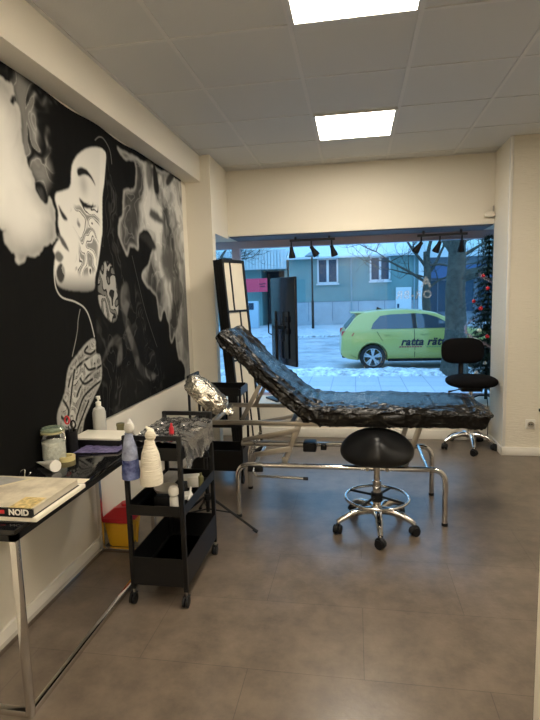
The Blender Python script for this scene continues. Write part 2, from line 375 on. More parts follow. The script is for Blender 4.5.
def smooth_poly(p, closed=True, n=5):
    p = np.array(p); m = len(p); out = []
    for i in range(m if closed else m - 1):
        if closed: a, b, c, d = p[i - 1], p[i], p[(i + 1) % m], p[(i + 2) % m]
        else: a, b, c, d = p[max(i - 1, 0)], p[i], p[i + 1], p[min(i + 2, m - 1)]
        for t in np.arange(n) / n:
            out.append(.5 * (2 * b + (c - a) * t + (2 * a - 5 * b + 4 * c - d) * t * t + (3 * b - a - 3 * c + d) * t ** 3))
    return np.array(out)
def blur(a, k):
    for _ in range(2):
        for ax in (0, 1):
            c = np.cumsum(np.pad(a, [(k + 1, k) if i == ax else (0, 0) for i in (0, 1)], mode='edge'), axis=ax)
            n = a.shape[ax]
            a = (np.take(c, range(2 * k + 1, 2 * k + 1 + n), ax) - np.take(c, range(0, n), ax)) / (2 * k + 1)
    return a
def mask(name, soft=1, warp=0., wf=14, seed=3):
    q = smooth_poly(MUR[name]); y, z = gy, gz
    if warp:
        y = y + warp * (fbm(gy * wf, gz * wf, seed) - .5) * 2; z = z + warp * (fbm(gy * wf + 9, gz * wf + 5, seed + 8) - .5) * 2
    sel = (y > q[:, 0].min()) & (y < q[:, 0].max()) & (z > q[:, 1].min()) & (z < q[:, 1].max())
    ys, zs = y[sel], z[sel]; hitm = np.zeros(ys.shape, bool)
    for i in range(len(q)):
        (y0, z0), (y1, z1) = q[i - 1], q[i]
        if y0 == y1: continue
        hitm ^= ((y0 > ys) != (y1 > ys)) & (zs < (z1 - z0) * (ys - y0) / (y1 - y0) + z0)
    m = np.zeros(gy.shape); m[sel] = hitm
    return blur(m, soft) if soft else m
def stroke(name, w):
    q = smooth_poly(MUR[name], False, 6); d = np.full(gy.shape, 9.)
    for (y0, z0), (y1, z1) in zip(q[:-1], q[1:]):
        dy, dz = y1 - y0, z1 - z0; L = dy * dy + dz * dz + 1e-9
        t = np.clip(((gy - y0) * dy + (gz - z0) * dz) / L, 0, 1)
        d = np.minimum(d, np.hypot(gy - y0 - t * dy, (gz - z0 - t * dz)))
    return np.clip(1.5 - d / w, 0, 1)
def paint():
    def lay(base, m, v): return base * (1 - m) + v * m
    w1 = fbm(gy * 2.6, gz * 2.6, 11); w2 = fbm(gy * 2.6 + 7, gz * 2.6 + 3, 17)
    smoke = fbm(gy * 2.4 + 2.6 * w1, gz * 1.5 + 2.6 * w2, 23, 4)
    smoke = np.clip((smoke - .25) / .5, 0, 1)
    curl = fbm(gy * 3.2 + 1.9 * w2, gz * 1.0 + 1.9 * w1, 37, 4)
    fil = 1 - np.abs(np.sin(curl * 8 * PI)) ** .5                              # thin bright filaments
    vein = .5 + .5 * np.sin(curl * 8 * PI)
    sm2 = fbm(gy * 4.2 + 2.4 * w1, gz * 1.5 + 2.0 * w2, 93, 4); sm2 = np.clip((sm2 - .34) / .34, 0, 1); sm2 = sm2 * sm2 * (3 - 2 * sm2)
    swirl = np.sin((fbm(gy * 7 + 2 * w1, gz * 7 + 2 * w2, 31, 2) * 9) * PI)    # curling ink ornament
    swirl2 = np.sin((fbm(gy * 4 + 3 * w2, gz * 4 + 2 * w1, 41, 2) * 8) * PI)
    A = .0035 + .002 * fbm(gy * 3, gz * 3, 5)
    A = lay(A, mask('hair', 5), .006 + .045 * np.clip(swirl2 - .45, 0, 1) * vein + .10 * np.clip(fil - .5, 0, 1))
    A = lay(A, mask('low1', 5), .012 + .035 * np.clip(swirl2, 0, 1) * vein)
    A = lay(A, mask('ribbon', 2), .03 + .10 * vein)
    A = lay(A, mask('orn', 1), np.where(np.abs(swirl) < .35, .02, np.where(swirl > 0, .36, .16)))
    A = lay(A, mask('orn2', 2), .04 + .07 * vein)
    A = lay(A, stroke('streak2', .004), .06)
    # right-hand smoke
    m = mask('smoke', 2, .03, 8); soft = blur(m, 14)
    z = np.clip((gz - .85) / 1.2, 0, 1)
    body = (.05 + .52 * sm2 * (.7 + .3 * vein) + .16 * fil ** 2) * (.42 + .70 * z)
    A = lay(A, m, body * (.55 + .45 * soft))
    edge = np.clip(m * (1 - blur(m, 4)) * 3.2, 0, 1); A = lay(A, edge * .55, .34 + .22 * z)
    A = lay(A, mask('hole1', 2), .015); A = lay(A, .8 * mask('hole2', 4), .08); A = lay(A, mask('hole3', 3, .02), .08)
    A = lay(A, mask('hole4', 3, .02), .025); A = lay(A, mask('hole5', 2), .04); A = lay(A, .85 * mask('eye', 6), .09); A = lay(A, .6 * mask('streak', 4), .06)
    # left-hand smoke
    A = lay(A, mask('wisp', 5, .05, 7), .008 + .22 * sm2 * vein + .34 * fil ** 2)
    m = mask('cloud', 1, .055, 9); inner = np.clip(blur(m, 24) * 2 - 1, 0, 1)
    A = lay(A, m, (.34 + .40 * smoke) * (1 - inner) + (.68 + .08 * smoke) * inner * 1.12 - .10 * (1 - inner) * vein)
    edge = np.clip(m * (1 - blur(m, 5)) * 2.5, 0, 1); A = lay(A, edge * .4, .62)
    # face in profile
    f = mask('face', 1)
    jaw = np.clip((gz - 1.50) / .12, 0, 1)
    A = lay(A, f, .76 * (.16 + .84 * jaw) - .06 * fbm(gy * 4, gz * 4, 3))
    A = lay(A, mask('strip', 1), .78)
    t = mask('tattoo', 3); A = lay(A, t * np.clip(1.6 - np.abs(swirl) * 5, 0, 1), .03); A = lay(A, t * np.clip((swirl - .55) * 4, 0, 1) * .75, .12)
    lid = np.exp(-(((gy - 2.70) / .045) ** 2 + ((gz - 2.10) / .06) ** 2)); A = lay(A, .45 * lid * f, .22)
    for k, v in (('brow', .012), ('lash', .012), ('nosedark', .03), ('mouth', .10), ('lip', .16)): A = lay(A, mask(k, 1), v)
    c = mask('chintat', 1); A = lay(A, c, np.where(swirl2 > 0, .30, .05))
    A = lay(A, stroke('neckline', .004), .55); A = lay(A, stroke('line2', .003), .28); A = lay(A, stroke('headline', .004), .16)
    # raised tattooed hand
    hm = mask('hand', 1); rim = np.clip(hm * (1 - blur(hm, 4)) * 3, 0, 1)
    u = (gy - 2.2) * .55 + (gz - .9) * .83; v = (gy - 2.2) * .83 - (gz - .9) * .55
    fing = np.sin((v * 5 + .5 * w1 + .25 * np.sin(u * 9)) * 2 * PI)
    orn = np.sin((fbm(u * 11 + 2 * w1, v * 11 + 2 * w2, 51, 2) * 11) * PI)
    h = .30 + .10 * fing + .10 * w1
    h = np.where(np.abs(orn) < .30, .035, np.where(orn > .55, h * .55, h))
    h = h
    A = lay(A, hm, h); A = lay(A, rim * .6, .42)
    for k in range(1, 10): A = lay(A, stroke('h%d' % k, .0075) * hm, .012); A = lay(A, np.clip(stroke('h%d' % k, .02) - stroke('h%d' % k, .009), 0, 1) * .5 * hm, .50)
    return np.clip(A, .003, .92)
art = paint()
bw = MB()
me = bpy.data.meshes.new('tapestry')
wr = .004 * (fbm(gy * 1.4 + gz * .5, gz * 1.2, 61) - .5) + .0035 * (fbm(gy * 9, gz * .8, 71) - .5) + .003 * np.abs(fbm(gy * 3, gz * 3, 81) - .5)
drop = np.clip((2.78 - gy) / .4, 0, 1); drop = .07 * drop * drop * (3 - 2 * drop)
top = gz - drop * (1 - (gz - BZ0) / (BZ1 - BZ0)) ** 6 - .014 * np.sin(np.clip((gy - 2.3) / 1.2, 0, 1) * PI * 2) ** 2 * ((gz - BZ0) / (BZ1 - BZ0)) ** 12
co = np.stack([-1.489 + wr, gy, top], -1).reshape(-1, 3)
idx = np.arange(NY * NZ).reshape(NY, NZ)
fc = np.stack([idx[:-1, :-1], idx[1:, :-1], idx[1:, 1:], idx[:-1, 1:]], -1).reshape(-1, 4)
base = np.array([-1.489, (BY0 + BY1) / 2, BZ0])
me.vertices.add(len(co)); me.vertices.foreach_set('co', (co - base).astype(np.float32).ravel())
me.loops.add(fc.size); me.loops.foreach_set('vertex_index', fc.astype(np.int32).ravel())
me.polygons.add(len(fc)); me.polygons.foreach_set('loop_start', np.arange(0, fc.size, 4, dtype=np.int32)); me.update(calc_edges=True)
me.polygons.foreach_set('use_smooth', [True] * len(fc))
ca = me.color_attributes.new('print', 'FLOAT_COLOR', 'POINT')
v = art.reshape(-1, 1); rgba = np.concatenate([v, v * .97, v * .89, np.ones_like(v)], 1).astype(np.float32); ca.data.foreach_set('color', rgba.ravel())
tm = mat('printed_cloth', (.5, .5, .5), .9, spec=.12)
an = tm.node_tree.nodes.new('ShaderNodeVertexColor'); an.layer_name = 'print'
tm.node_tree.links.new(an.outputs['Color'], tm.node_tree.nodes['Principled BSDF'].inputs['Base Color'])
me.materials.append(tm)
tap = bpy.data.objects.new('wall_tapestry', me); COL.objects.link(tap); tap.location = base
tap['label'] = 'large black and white cloth print of a smoking woman hung on the left wall'; tap['category'] = 'tapestry'
# ================================================================== TREATMENT BED
bed = thing('treatment_bed', 'padded treatment bed wrapped in black plastic with raised backrest and chrome frame', 'treatment bed', (-.1, 3.4, 0))
# centre line of the top face: x, z, thickness
path = [(.815, .70, .10), (.80, .735, .125), (.70, .752, .135), (.5, .760, .135), (.25, .762, .14), (0, .762, .14), (-.18, .764, .14), (-.29, .785, .125), (-.40, .85, .11), (-.55, .975, .095), (-.70, 1.118, .088), (-.80, 1.214, .085), (-.845, 1.257, .07)]
def catmull(P, n):
    out = []; m = len(P) - 1
    for i in range(n + 1):
        u = i / n * m; k = min(int(u), m - 1); t = u - k
        a, b, c, d = (np.array(P[max(0, min(m, k + j))]) for j in (-1, 0, 1, 2))
        out.append(.5 * (2 * b + (c - a) * t + (2 * a - 5 * b + 4 * c - d) * t * t + (3 * b - a - 3 * c + d) * t ** 3))
    return out
NS, NT = 340, 150
cl = catmull(path, NS); rings = []; slen = 0
for i, (x, z, th) in enumerate(cl):
    a = cl[max(i - 1, 0)]; b = cl[min(i + 1, NS)]
    if i: slen += math.hypot(x - cl[i - 1][0], z - cl[i - 1][1])
    tx, tz = b[0] - a[0], b[1] - a[1]; L = math.hypot(tx, tz); nx, nz = -tz / L, tx / L
    if nz < 0: nx, nz = -nx, -nz
    e = min(1, max(0, min(i, NS - i) / 10)); sh = math.sqrt(max(0, 1 - (1 - e) ** 2)) * .92 + .08
    back = min(1, max(0, (slen - 1.05) / .25))                        # 0 on the seat, 1 on the backrest
    hw = .325 - .02 * back
    ring = []
    for k in range(NT):
        t = 2 * PI * k / NT; c, s_ = math.cos(t), math.sin(t); p = 5.0
        u = math.copysign(abs(c) ** (2 / p), c); v = math.copysign(abs(s_) ** (2 / p), s_)
        y = 3.395 + hw * u * (.55 + .45 * sh); d = -th * .5 + th * .5 * v * sh
        q = Vector((slen * 5, u * 2.2, v * .9))
        warp = noise.noise(q * .9) * 1.2
        cr = lambda p, k: max(0, ridged(p)) ** k
        h = .006 * noise.noise(Vector((slen * 5, u * 2, v * 1.5)))
        h += .0065 * cr(Vector((slen * 5 + warp, u * 2.6 + warp, v * 1.3)), 3) + .0042 * cr(Vector((slen * 12 + warp * 2, u * 6 - warp * 2, v * 2.2 + 3)), 3)
        h += .0026 * cr(Vector((slen * 24 - warp * 3, u * 12 + warp * 3, v * 4)), 2.5)
        h += back * .012 * cr(Vector((slen * 1.6 + 3, u * 4.6 + slen * 1.8, v * 2.)), 3)
        h -= .002
        fold = .014 * math.exp(-((slen - 1.12) / .10) ** 2) * noise.noise(Vector((slen * 22, u * 5, v * 2)))
        h = (h + fold) * (.35 + .65 * sh) - .006
        h *= 1.25 if abs(u) < .95 else .8
        hang = 0
        if abs(u) > .97 and v < -.3: hang = -.016 * (1 - back) * (.5 + noise.noise(Vector((slen * 9, u, 4)))) * min(1, (-v - .3) * 2)
        ring.append(Vector((x + nx * (d + h * v), y + h * u * 1.4, z + nz * (d + h * v) + hang)))
    rings.append(ring)
m = MB(); m.rings(rings)
m.build('wrapped_mattress', WRAP, bed, ang=70)
for y, x0, x1, nm in ((3.14, -.775, .545, 0), (3.635, -.80, .535, 1)):
    p = [(x0, y, .0), (x0, y, .27)] + arc((x0, y, .28), (x0 + .005, y, .36), (x0 + .085, y, .36)) + arc((x1 - .085, y, .36), (x1 - .005, y, .36), (x1, y, .28)) + [(x1, y, .27), (x1, y, 0)]
    lf = MB().tube(p, .017, 14).build('leg_frame', CHROME, bed)
    for x in (x0, x1): MB().cyl((x, y, 0), (x, y, .018), .019).build('foot_cap', BLACKP, lf)
for x in (-.66, .44): MB().cyl((x, 3.14, .36), (x, 3.635, .36), .013).build('cross_bar', CHROME, bed)
for y in (3.125, 3.655):
    MB().box(-.95, .72, y - .012, y + .012, .632, .662, .003).build('platform_bar', STEEL, bed)
for x in (-.93, -.40, .66): MB().box(x - .015, x + .015, 3.137, 3.643, .634, .66, .003).build('platform_crossbar', STEEL, bed)
def flat(name, p0, p1, w, th, m=STEEL, parent=bed):
    p0, p1 = Vector(p0), Vector(p1); d = p1 - p0; L = d.length; d.normalize()
    y = Vector((0, 1, 0)); n = d.cross(y).normalized(); y = n.cross(d)
    M = Matrix(((d.x, y.x, n.x, p0.x), (d.y, y.y, n.y, p0.y), (d.z, y.z, n.z, p0.z), (0, 0, 0, 1)))
    return MB().box(0, L, -th / 2, th / 2, -w / 2, w / 2, .002, M).build(name, m, parent)
for y in (3.17, 3.61):
    flat('scissor_arm', (-.36, y, .645), (-.47, y, .355), .036, .008)
    flat('scissor_arm', (.40, y, .645), (.30, y, .355), .036, .008)
    flat('lift_link', (-.36, y - .012, .60), (-.74, y - .012, .52), .028, .008)
    flat('lift_link', (-.42, y - .012, .47), (-.66, y - .012, .42), .036, .008)
    flat('backrest_support', (-.74, y, .655), (-.60, y, .91), .028, .01)
MB().cyl((-.47, 3.16, .40), (-.47, 3.62, .40), .012).build('torsion_bar', STEEL, bed)
MB().cyl((.33, 3.16, .42), (.33, 3.62, .42), .012).build('torsion_bar', STEEL, bed)
MB().cyl((-.80, 3.39, .43), (-.30, 3.39, .43), .019).cyl((-.3, 3.39, .43), (.3, 3.39, .47), .011).build('lift_actuator', STEEL, bed)
MB().box(-.36, -.27, 3.34, 3.44, .39, .455, .008).box(-.24, -.20, 3.36, 3.42, .40, .44, .005).build('motor_housing', BLACKP, bed)
for dy in (-.06, 0, .06):
    pts = [(-.72 + .010 * math.cos(k * .9), 3.34 + dy + .010 * math.sin(k * .9), .37 + .0042 * k) for k in range(36)]
    MB().tube([(p[0] + i * .0016, p[1], p[2]) for i, p in enumerate(pts)], .0032, 6).build('coil_spring', CHROME, bed)
MB().tube([(-.66, 3.14, .352), (-.655, 3.06, .337), (-.62, 3.01, .333), (-.32, 3.01, .325)], .0085, 10).build('foot_pedal_bar', CHROME, bed)
MB().cyl((-.325, 3.01, .325), (-.295, 3.01, .325), .0105).build('pedal_cap', BLACKP, bed)
MB().box(-.70, -.60, 3.11, 3.135, .32, .36, .006).build('pedal_bracket', BLACKP, bed)

# ================================================================== STOOLS
def caster(t, x, y, a, R=.027, zt=.075):
    c = MB(); d = Vector((math.cos(a), math.sin(a), 0)); n = Vector((-d.y, d.x, 0)); p = Vector((x, y, R))
    for s in (-1, 1): c.cyl(p + n * s * .006, p + n * s * .023, R, n=20)
    c.cyl(p - n * .01, p + n * .01, R * .7, n=12)
    c.tube([p + d * R * 1.02 * math.cos(q) + Vector((0, 0, R * 1.04 * math.sin(q))) for q in [i * PI / 8 for i in range(9)]], .012, 8)
    k = c.build('caster', BLACKP, t)
    MB().cyl((x, y, R), (x, y, zt), .006, n=8).build('caster_stem', CHROME, k)
st = thing('saddle_stool', 'black saddle seat stool with chrome foot ring and five casters beside the bed', 'stool', (.125, 3.055, 0))
SX, SY = .125, 3.055
def seatf(p):
    rho = math.hypot(p.x, p.y); x = p.x * .222; y = p.y * .17
    z = .068 * math.copysign(abs(p.z) ** .85, p.z)
    z += .050 * math.exp(-(x / .075) ** 2) * (math.exp(-((p.y + .45) / .55) ** 2)) * (1 if p.z > 0 else .3)   # raised pommel
    z -= .55 * x * x
    ca, sa = math.cos(math.radians(24)), math.sin(math.radians(24))
    return Vector((SX + x, SY - .015 + y * ca - z * sa, .528 + y * sa + z * ca))
MB().ball(None, 1, 56, 36, f=seatf).build('saddle_seat', LEATHER, st, ang=80)
MB().box(SX - .09, SX + .09, SY - .05, SY + .07, .445, .465, .006).build('seat_plate', BLACKP, st)
MB().cyl((SX, SY, .30), (SX, SY, .47), .0185).cyl((SX, SY, .13), (SX, SY, .31), .026).build('gas_lift', CHROME, st)
for s in (-1, 1): MB().tube([(SX + s * .03, SY - .03, .45), (SX + s * .055, SY - .06, .435), (SX + s * .06, SY - .065, .395)], [.006, .007, .011], 8).build('lever', STEEL, st)
MB().tube([(SX + .192 * math.cos(2 * PI * k / 48), SY + .192 * math.sin(2 * PI * k / 48), .205) for k in range(48)], .0095, 10, closed=True).build('foot_ring', CHROME, st)
sp_ = MB().lathe([(.001, .185), (.036, .185), (.036, .235), (.028, .24), (.001, .24)], (SX, SY, 0), 20)
for k in range(4):
    a = PI / 4 + k * PI / 2 + .25; sp_.cyl((SX, SY, .215), (SX + .187 * math.cos(a), SY + .187 * math.sin(a), .207), .008, n=8)
sp_.build('ring_spokes', BLACKP, st)
def star(t, cx, cy, ends, z0, col, zt=.072):
    MB().lathe([(.001, z0 - .03), (.034, z0 - .03), (.04, z0), (.032, z0 + .035), (.001, z0 + .035)], (cx, cy, 0), 20).build('base_hub', col, t)
    for (x, y) in ends:
        dx, dy = x - cx, y - cy; a = math.atan2(dy, dx)
        b = MB(); b.tube([(cx + dx * q, cy + dy * q, z0 + (zt - z0) * f) for q, f in ((.08, 0.), (.35, -.05), (.65, .18), (.9, .72), (1.0, 1.0))], [.025, .024, .021, .017, .015], 12)
        b.build('base_leg', col, t); caster(t, x, y, a + .9, zt=zt)
star(st, SX, SY, [(.135, 2.80), (-.115, 2.965), (.345, 2.985), (-.02, 3.27), (.285, 3.29)], .125, CHROME)

oc = thing('office_chair', 'low backed black fabric office chair on chrome star base beside the window pier', 'chair', (1.05, 4.83, 0))
OX, OY = 1.05, 4.83
star(oc, OX, OY, [(1.035, 4.575), (.815, 4.765), (1.25, 4.755), (.925, 5.045), (1.19, 5.04)], .13, CHROME)
MB().cyl((OX, OY, .12), (OX, OY, .36), .026).cyl((OX, OY, .34), (OX, OY, .56), .018).build('gas_lift', CHROME, oc)
MB().box(OX - .10, OX + .09, OY - .08, OY + .10, .545, .592, .012).build('tilt_mechanism', BLACKP, oc)
MB().tube([(OX - .05, OY - .02, .57), (OX - .16, OY - .06, .555), (OX - .21, OY - .07, .545)], [.006, .006, .011], 8).build('lever', BLACKP, oc)
def pad(c, hx, hy, hz, p=3.2, f=None):
    def g(q):
        sx = math.copysign(abs(q.x) ** (2 / p), q.x); sy = math.copysign(abs(q.y) ** (2 / p), q.y); sz = math.copysign(abs(q.z) ** .8, q.z)
        v = Vector((c[0] + hx * sx, c[1] + hy * sy, c[2] + hz * sz)); return f(v) if f else v
    return g
MB().ball(None, 1, 40, 20, f=pad((OX, OY - .01, .635), .225, .20, .056, 2.6)).build('seat', BLACKF, oc, ang=80)
def bk(q):
    x = .195 * math.copysign(abs(q.x) ** .62, q.x); z = .122 * math.copysign(abs(q.z) ** .62, q.z)
    return Vector((OX - .045 + x, OY + .19 + .035 * q.y - .6 * x * x + (z * .12), .895 + z))
MB().ball(None, 1, 40, 28, f=bk).build('backrest', BLACKF, oc, ang=80)
MB().tube([(OX - .02, OY + .06, .57), (OX - .035, OY + .2, .575), (OX - .045, OY + .245, .63), (OX - .045, OY + .235, .85)], .026, 10).build('back_bracket', BLACKP, oc)

# ================================================================== DESK
DK = (-1.482, -1.13, 1.435, 2.60)
dk = thing('console_desk', 'narrow desk with black glass top and square chrome legs under the tapestry', 'desk', (-1.307, 2.02, 0))
MB().box(DK[0], DK[1], DK[2], DK[3], .682, .70, .002).build('desk_top', GLOSSBLACK, dk)
rr = .0115
f = MB()
f.box(DK[0], DK[1], DK[2], DK[2] + .024, .658, .682).box(DK[0], DK[1], DK[3] - .024, DK[3], .658, .682)
f.box(DK[0], DK[0] + .024, DK[2], DK[3], .658, .682).box(DK[1] - .024, DK[1], DK[2], DK[3], .658, .682)
f.build('top_frame', BLACK, dk)
for x in (DK[0] + .012, DK[1] - .012):
    for y in (DK[2] + .012, DK[3] - .012): MB().box(x - .012, x + .012, y - .012, y + .012, 0, .658, .002).build('leg', CHROME, dk)
for x in (DK[0] + .012, DK[1] - .012): MB().box(x - .0115, x + .0115, DK[2] + .024, DK[3] - .024, .002, .026, .002).build('floor_rail', CHROME, dk)
for y in (DK[2] + .012, DK[3] - .012): MB().box(DK[0] + .024, DK[1] - .024, y - .0115, y + .0115, .002, .026, .002).build('floor_rail', CHROME, dk)
ZD = .70
PAGE = mat('page_edges', (.62, .56, .45), .8, bump=.5, bscale=60, bstretch=(.2, .2, 30))
wb = thing('sketch_pad', 'white pad lying under the illustrated book at the near end of the desk', 'pad', (-1.28, 1.67, ZD))
MB().box(-1.46, -1.092, 1.50, 1.825, ZD, ZD + .016, .001).build('pages', mat('pad_paper', (.80, .74, .62), .7), wb)
MB().box(-1.47, -1.10, 1.826, 1.875, ZD + .0162, ZD + .0172).build('loose_sheet', CREAM, wb)
bk_ = thing('art_book', 'thick book with pale photo cover and black lettered spine on the desk', 'book', (-1.29, 1.66, ZD + .0172))
z0 = ZD + .0175
MB().box(-1.455, -1.109, 1.508, 1.797, z0 + .002, z0 + .026).build('page_block', PAGE, bk_, smooth=False)
CV = mat('book_cover', (.58, .49, .36), .4, var=.18, vscale=12, col2=(.74, .66, .50))
MB().box(-1.46, -1.105, 1.50, 1.80, z0 + .026, z0 + .029).build('front_cover', CV, bk_, smooth=False)
MB().box(-1.46, -1.105, 1.50, 1.80, z0 - .0005, z0 + .002).build('back_cover', BLACKP, bk_, smooth=False)
spn = MB().box(-1.46, -1.105, 1.4965, 1.508, z0 - .0005, z0 + .029).build('spine', BLACKP, bk_, smooth=False)
MB().box(-1.265, -1.21, 1.4955, 1.4965, z0 + .010, z0 + .024).build('red_block', RED, bk_, smooth=False)
text_mesh('lettering', 'NOID', .030, WPLAST, bk_, Matrix.Translation((-1.155, 1.4962, z0 + .0165)) @ Matrix.Rotation(PI / 2, 4, 'X'), bold=.0012, depth=.0004, space=1.0)
q = z0 + .0293
MB().prism([(-1.46, 1.54, q), (-1.46, 1.60, q), (-1.30, 1.77, q), (-1.43, 1.79, q), (-1.46, 1.79, q)], (0, 0, .0004)).build('cover_picture', mat('cover_grey', (.36, .35, .33), .35, var=.2, vscale=14), bk_, smooth=False)
MB().prism([(-1.46, 1.60, q), (-1.30, 1.79, q), (-1.285, 1.785, q), (-1.45, 1.58, q)], (0, 0, .0006)).build('cover_band', mat('cover_cream', (.75, .66, .45), .4), bk_, smooth=False)
MB().box(-1.20, -1.115, 1.505, 1.60, q, q + .0005).build('cover_panel', mat('cover_ochre', (.62, .47, .2), .4, var=.4, vscale=60), bk_, smooth=False)
pts = [(-1.45, 1.90, ZD + .003), (-1.44, 1.905, ZD + .03), (-1.425, 1.91, ZD + .034), (-1.42, 1.90, ZD + .01), (-1.415, 1.905, ZD + .003), (-1.40, 1.91, ZD + .025), (-1.395, 1.90, ZD + .02), (-1.41, 1.895, ZD + .003)]
solo(MB().tube([tuple(c) for c in catmull(pts, 40)], .0018, 6), 'wire_clip', CHROME, 'small bent wire clip lying behind the book on the desk', 'clip')
tb = thing('cream_tube', 'white conical squeeze tube lying on the black desk before the jar', 'tube', (-1.40, 2.03, ZD))
d = (Vector((-1.485, 2.085, ZD + .008)) - Vector((-1.335, 1.99, ZD + .027))); u, w_ = frame_of(d.normalized())
b0 = Vector((-1.335, 1.99, ZD + .0275)); rs = []
for k in range(11):
    tt = k / 10; c = b0 + d * tt; rh = .026 * (1 - tt) + .0015 * tt; rw = .026 * (1 - tt) + .026 * tt * .9
    side = Vector((-d.y, d.x, 0)).normalized(); up_ = Vector((0, 0, 1))
    rs.append([c + side * rw * (1 if tt < .2 else 1) * math.cos(2 * PI * j / 24) * (1 - .75 * tt) + up_ * rh * math.sin(2 * PI * j / 24) for j in range(24)])
MB().rings(rs).build('body', WPLAST, tb)
MB().cyl(b0 - d.normalized() * .012, b0 + d.normalized() * .003, .0265, n=28).build('cap', WPLAST, tb)
solo(MB().lathe([(.026, .0), (.040, .0), (.041, .022), (.026, .022), (.026, 0)], (-1.375, 2.15, ZD), 32, cap=False), 'tape_roll', mat('masking_tape', (.72, .60, .28), .5), 'roll of yellowish tape lying beside the white tube on the desk', 'tape')
# swing top jar
JX, JY = -1.43, 2.14
jar = thing('swing_top_jar', 'clear glass clip top jar full of white cotton on the desk', 'jar', (JX, JY, ZD))
JG = clear('jar_glass', (.95, .97, .94), .06, .02)
MB().lathe([(.001, .001), (.05, .001), (.056, .01), (.056, .105), (.05, .125), (.045, .13), (.045, .14)], (JX, JY, ZD), 32, cap=False).build('glass_body', JG, jar)
MB().lathe([(.001, .008), (.046, .008), (.052, .014), (.052, .095)], (JX, JY, ZD), 24).build('cotton', mat('cotton_fill', (.93, .91, .84), .9, bump=1., bscale=110, var=.15, vscale=90), jar)
MB().lathe([(.047, .136), (.053, .138), (.053, .146), (.047, .148)], (JX, JY, ZD), 32).build('rubber_seal', mat('seal_orange', (.35, .33, .18), .5), jar)
MB().lathe([(.052, .148), (.054, .156), (.047, .164), (.001, .166)], (JX, JY, ZD), 32, cap=False).build('lid', clear('lid_glass', (.78, .9, .8), .12, .05, .35, (.45, .55, .42)), jar)
MB().tube([(JX + .054, JY - .01, ZD + .15), (JX + .066, JY - .01, ZD + .135), (JX + .062, JY - .01, ZD + .10), (JX + .058, JY + .01, ZD + .115), (JX + .054, JY + .01, ZD + .14)], .0016, 6).build('wire_clasp', CHROME, jar)
# pen cup and scissors
cx, cy = -1.435, 2.30
solo(MB().lathe([(.001, .001), (.03, .001), (.032, .105), (.029, .105), (.027, .006), (.001, .006)], (cx, cy, ZD), 24, cap=False), 'pen_cup', BLACKP, 'black pencil cup behind the glass jar on the desk', 'cup')
sc = thing('scissors', 'scissors with red and black handles standing in the pencil cup', 'scissors', (cx, cy, ZD + .007))
for s, mm in ((-1, RED), (1, BLACKP)):
    MB().tube([(cx + s * .014 + .012 * math.cos(a), cy + .004 * s, ZD + .148 + s * -.012 + .02 * math.sin(a)) for a in [2 * PI * k / 20 for k in range(20)]], .0042, 8, closed=True).build('handle', mm, sc, label='red handle' if s < 0 else 'black handle')
    MB().prism([(cx - s * .012, cy, ZD + .012), (cx - s * .004, cy, ZD + .012), (cx + s * .014, cy, ZD + .13), (cx + s * .006, cy, ZD + .13)], (0, .002 * s, 0)).build('blade', STEEL, sc)
solo(MB().grid(26, 16, lambda a, b: Vector((-1.40 + .22 * a, 2.245 + .155 * b + .03 * a, ZD + .003 + .006 * abs(noise.noise(Vector((a * 5, b * 5, 1)))) + .004 * abs(noise.noise(Vector((a * 14, b * 12, 6)))))), .0015), 'purple_wipe_pack', mat('purple_foil', (.09, .07, .20), .3, bump=.5, bscale=60, var=.5, vscale=40, col2=(.24, .21, .40)), 'flat purple packet lying in front of the white topped box on the desk', 'packet')
pr = thing('stencil_printer', 'flat black box with a white top near the far end of the desk', 'printer', (-1.34, 2.45, ZD))
MB().box(-1.475, -1.215, 2.375, 2.53, ZD, ZD + .034, .004).build('body', BLACKP, pr)
MB().box(-1.48, -1.205, 2.37, 2.535, ZD + .034, ZD + .046, .003).build('lid', mat('white_lid', (.80, .75, .64), .45), pr)
px_, py_ = -1.425, 2.575
pm = thing('pump_bottle', 'translucent pump bottle standing behind the white topped box', 'bottle', (px_, py_, ZD))
MB().lathe([(.001, .001), (.034, .001), (.036, .008), (.036, .135), (.03, .158), (.016, .168), (.013, .178)], (px_, py_, ZD), 28).build('body', mat('translucent_plastic', (.46, .46, .43), .35), pm)
MB().lathe([(.014, .176), (.015, .195), (.006, .2), (.006, .215), (.012, .217), (.012, .228), (.001, .23)], (px_, py_, ZD), 18).build('pump_collar', WPLAST, pm)
MB().tube([(px_, py_, ZD + .223), (px_ + .02, py_ - .02, ZD + .223), (px_ + .026, py_ - .027, ZD + .216)], .004, 8).build('nozzle', WPLAST, pm)
solo(MB().lathe([(.001, 0), (.021, 0), (.021, .06), (.0225, .06), (.0225, .075), (.001, .076)], (-1.30, 2.572, ZD), 24), 'small_tin', mat('olive_tin', (.22, .20, .10), .35, .4), 'small olive tin beside the pump bottle at the desk end', 'tin')

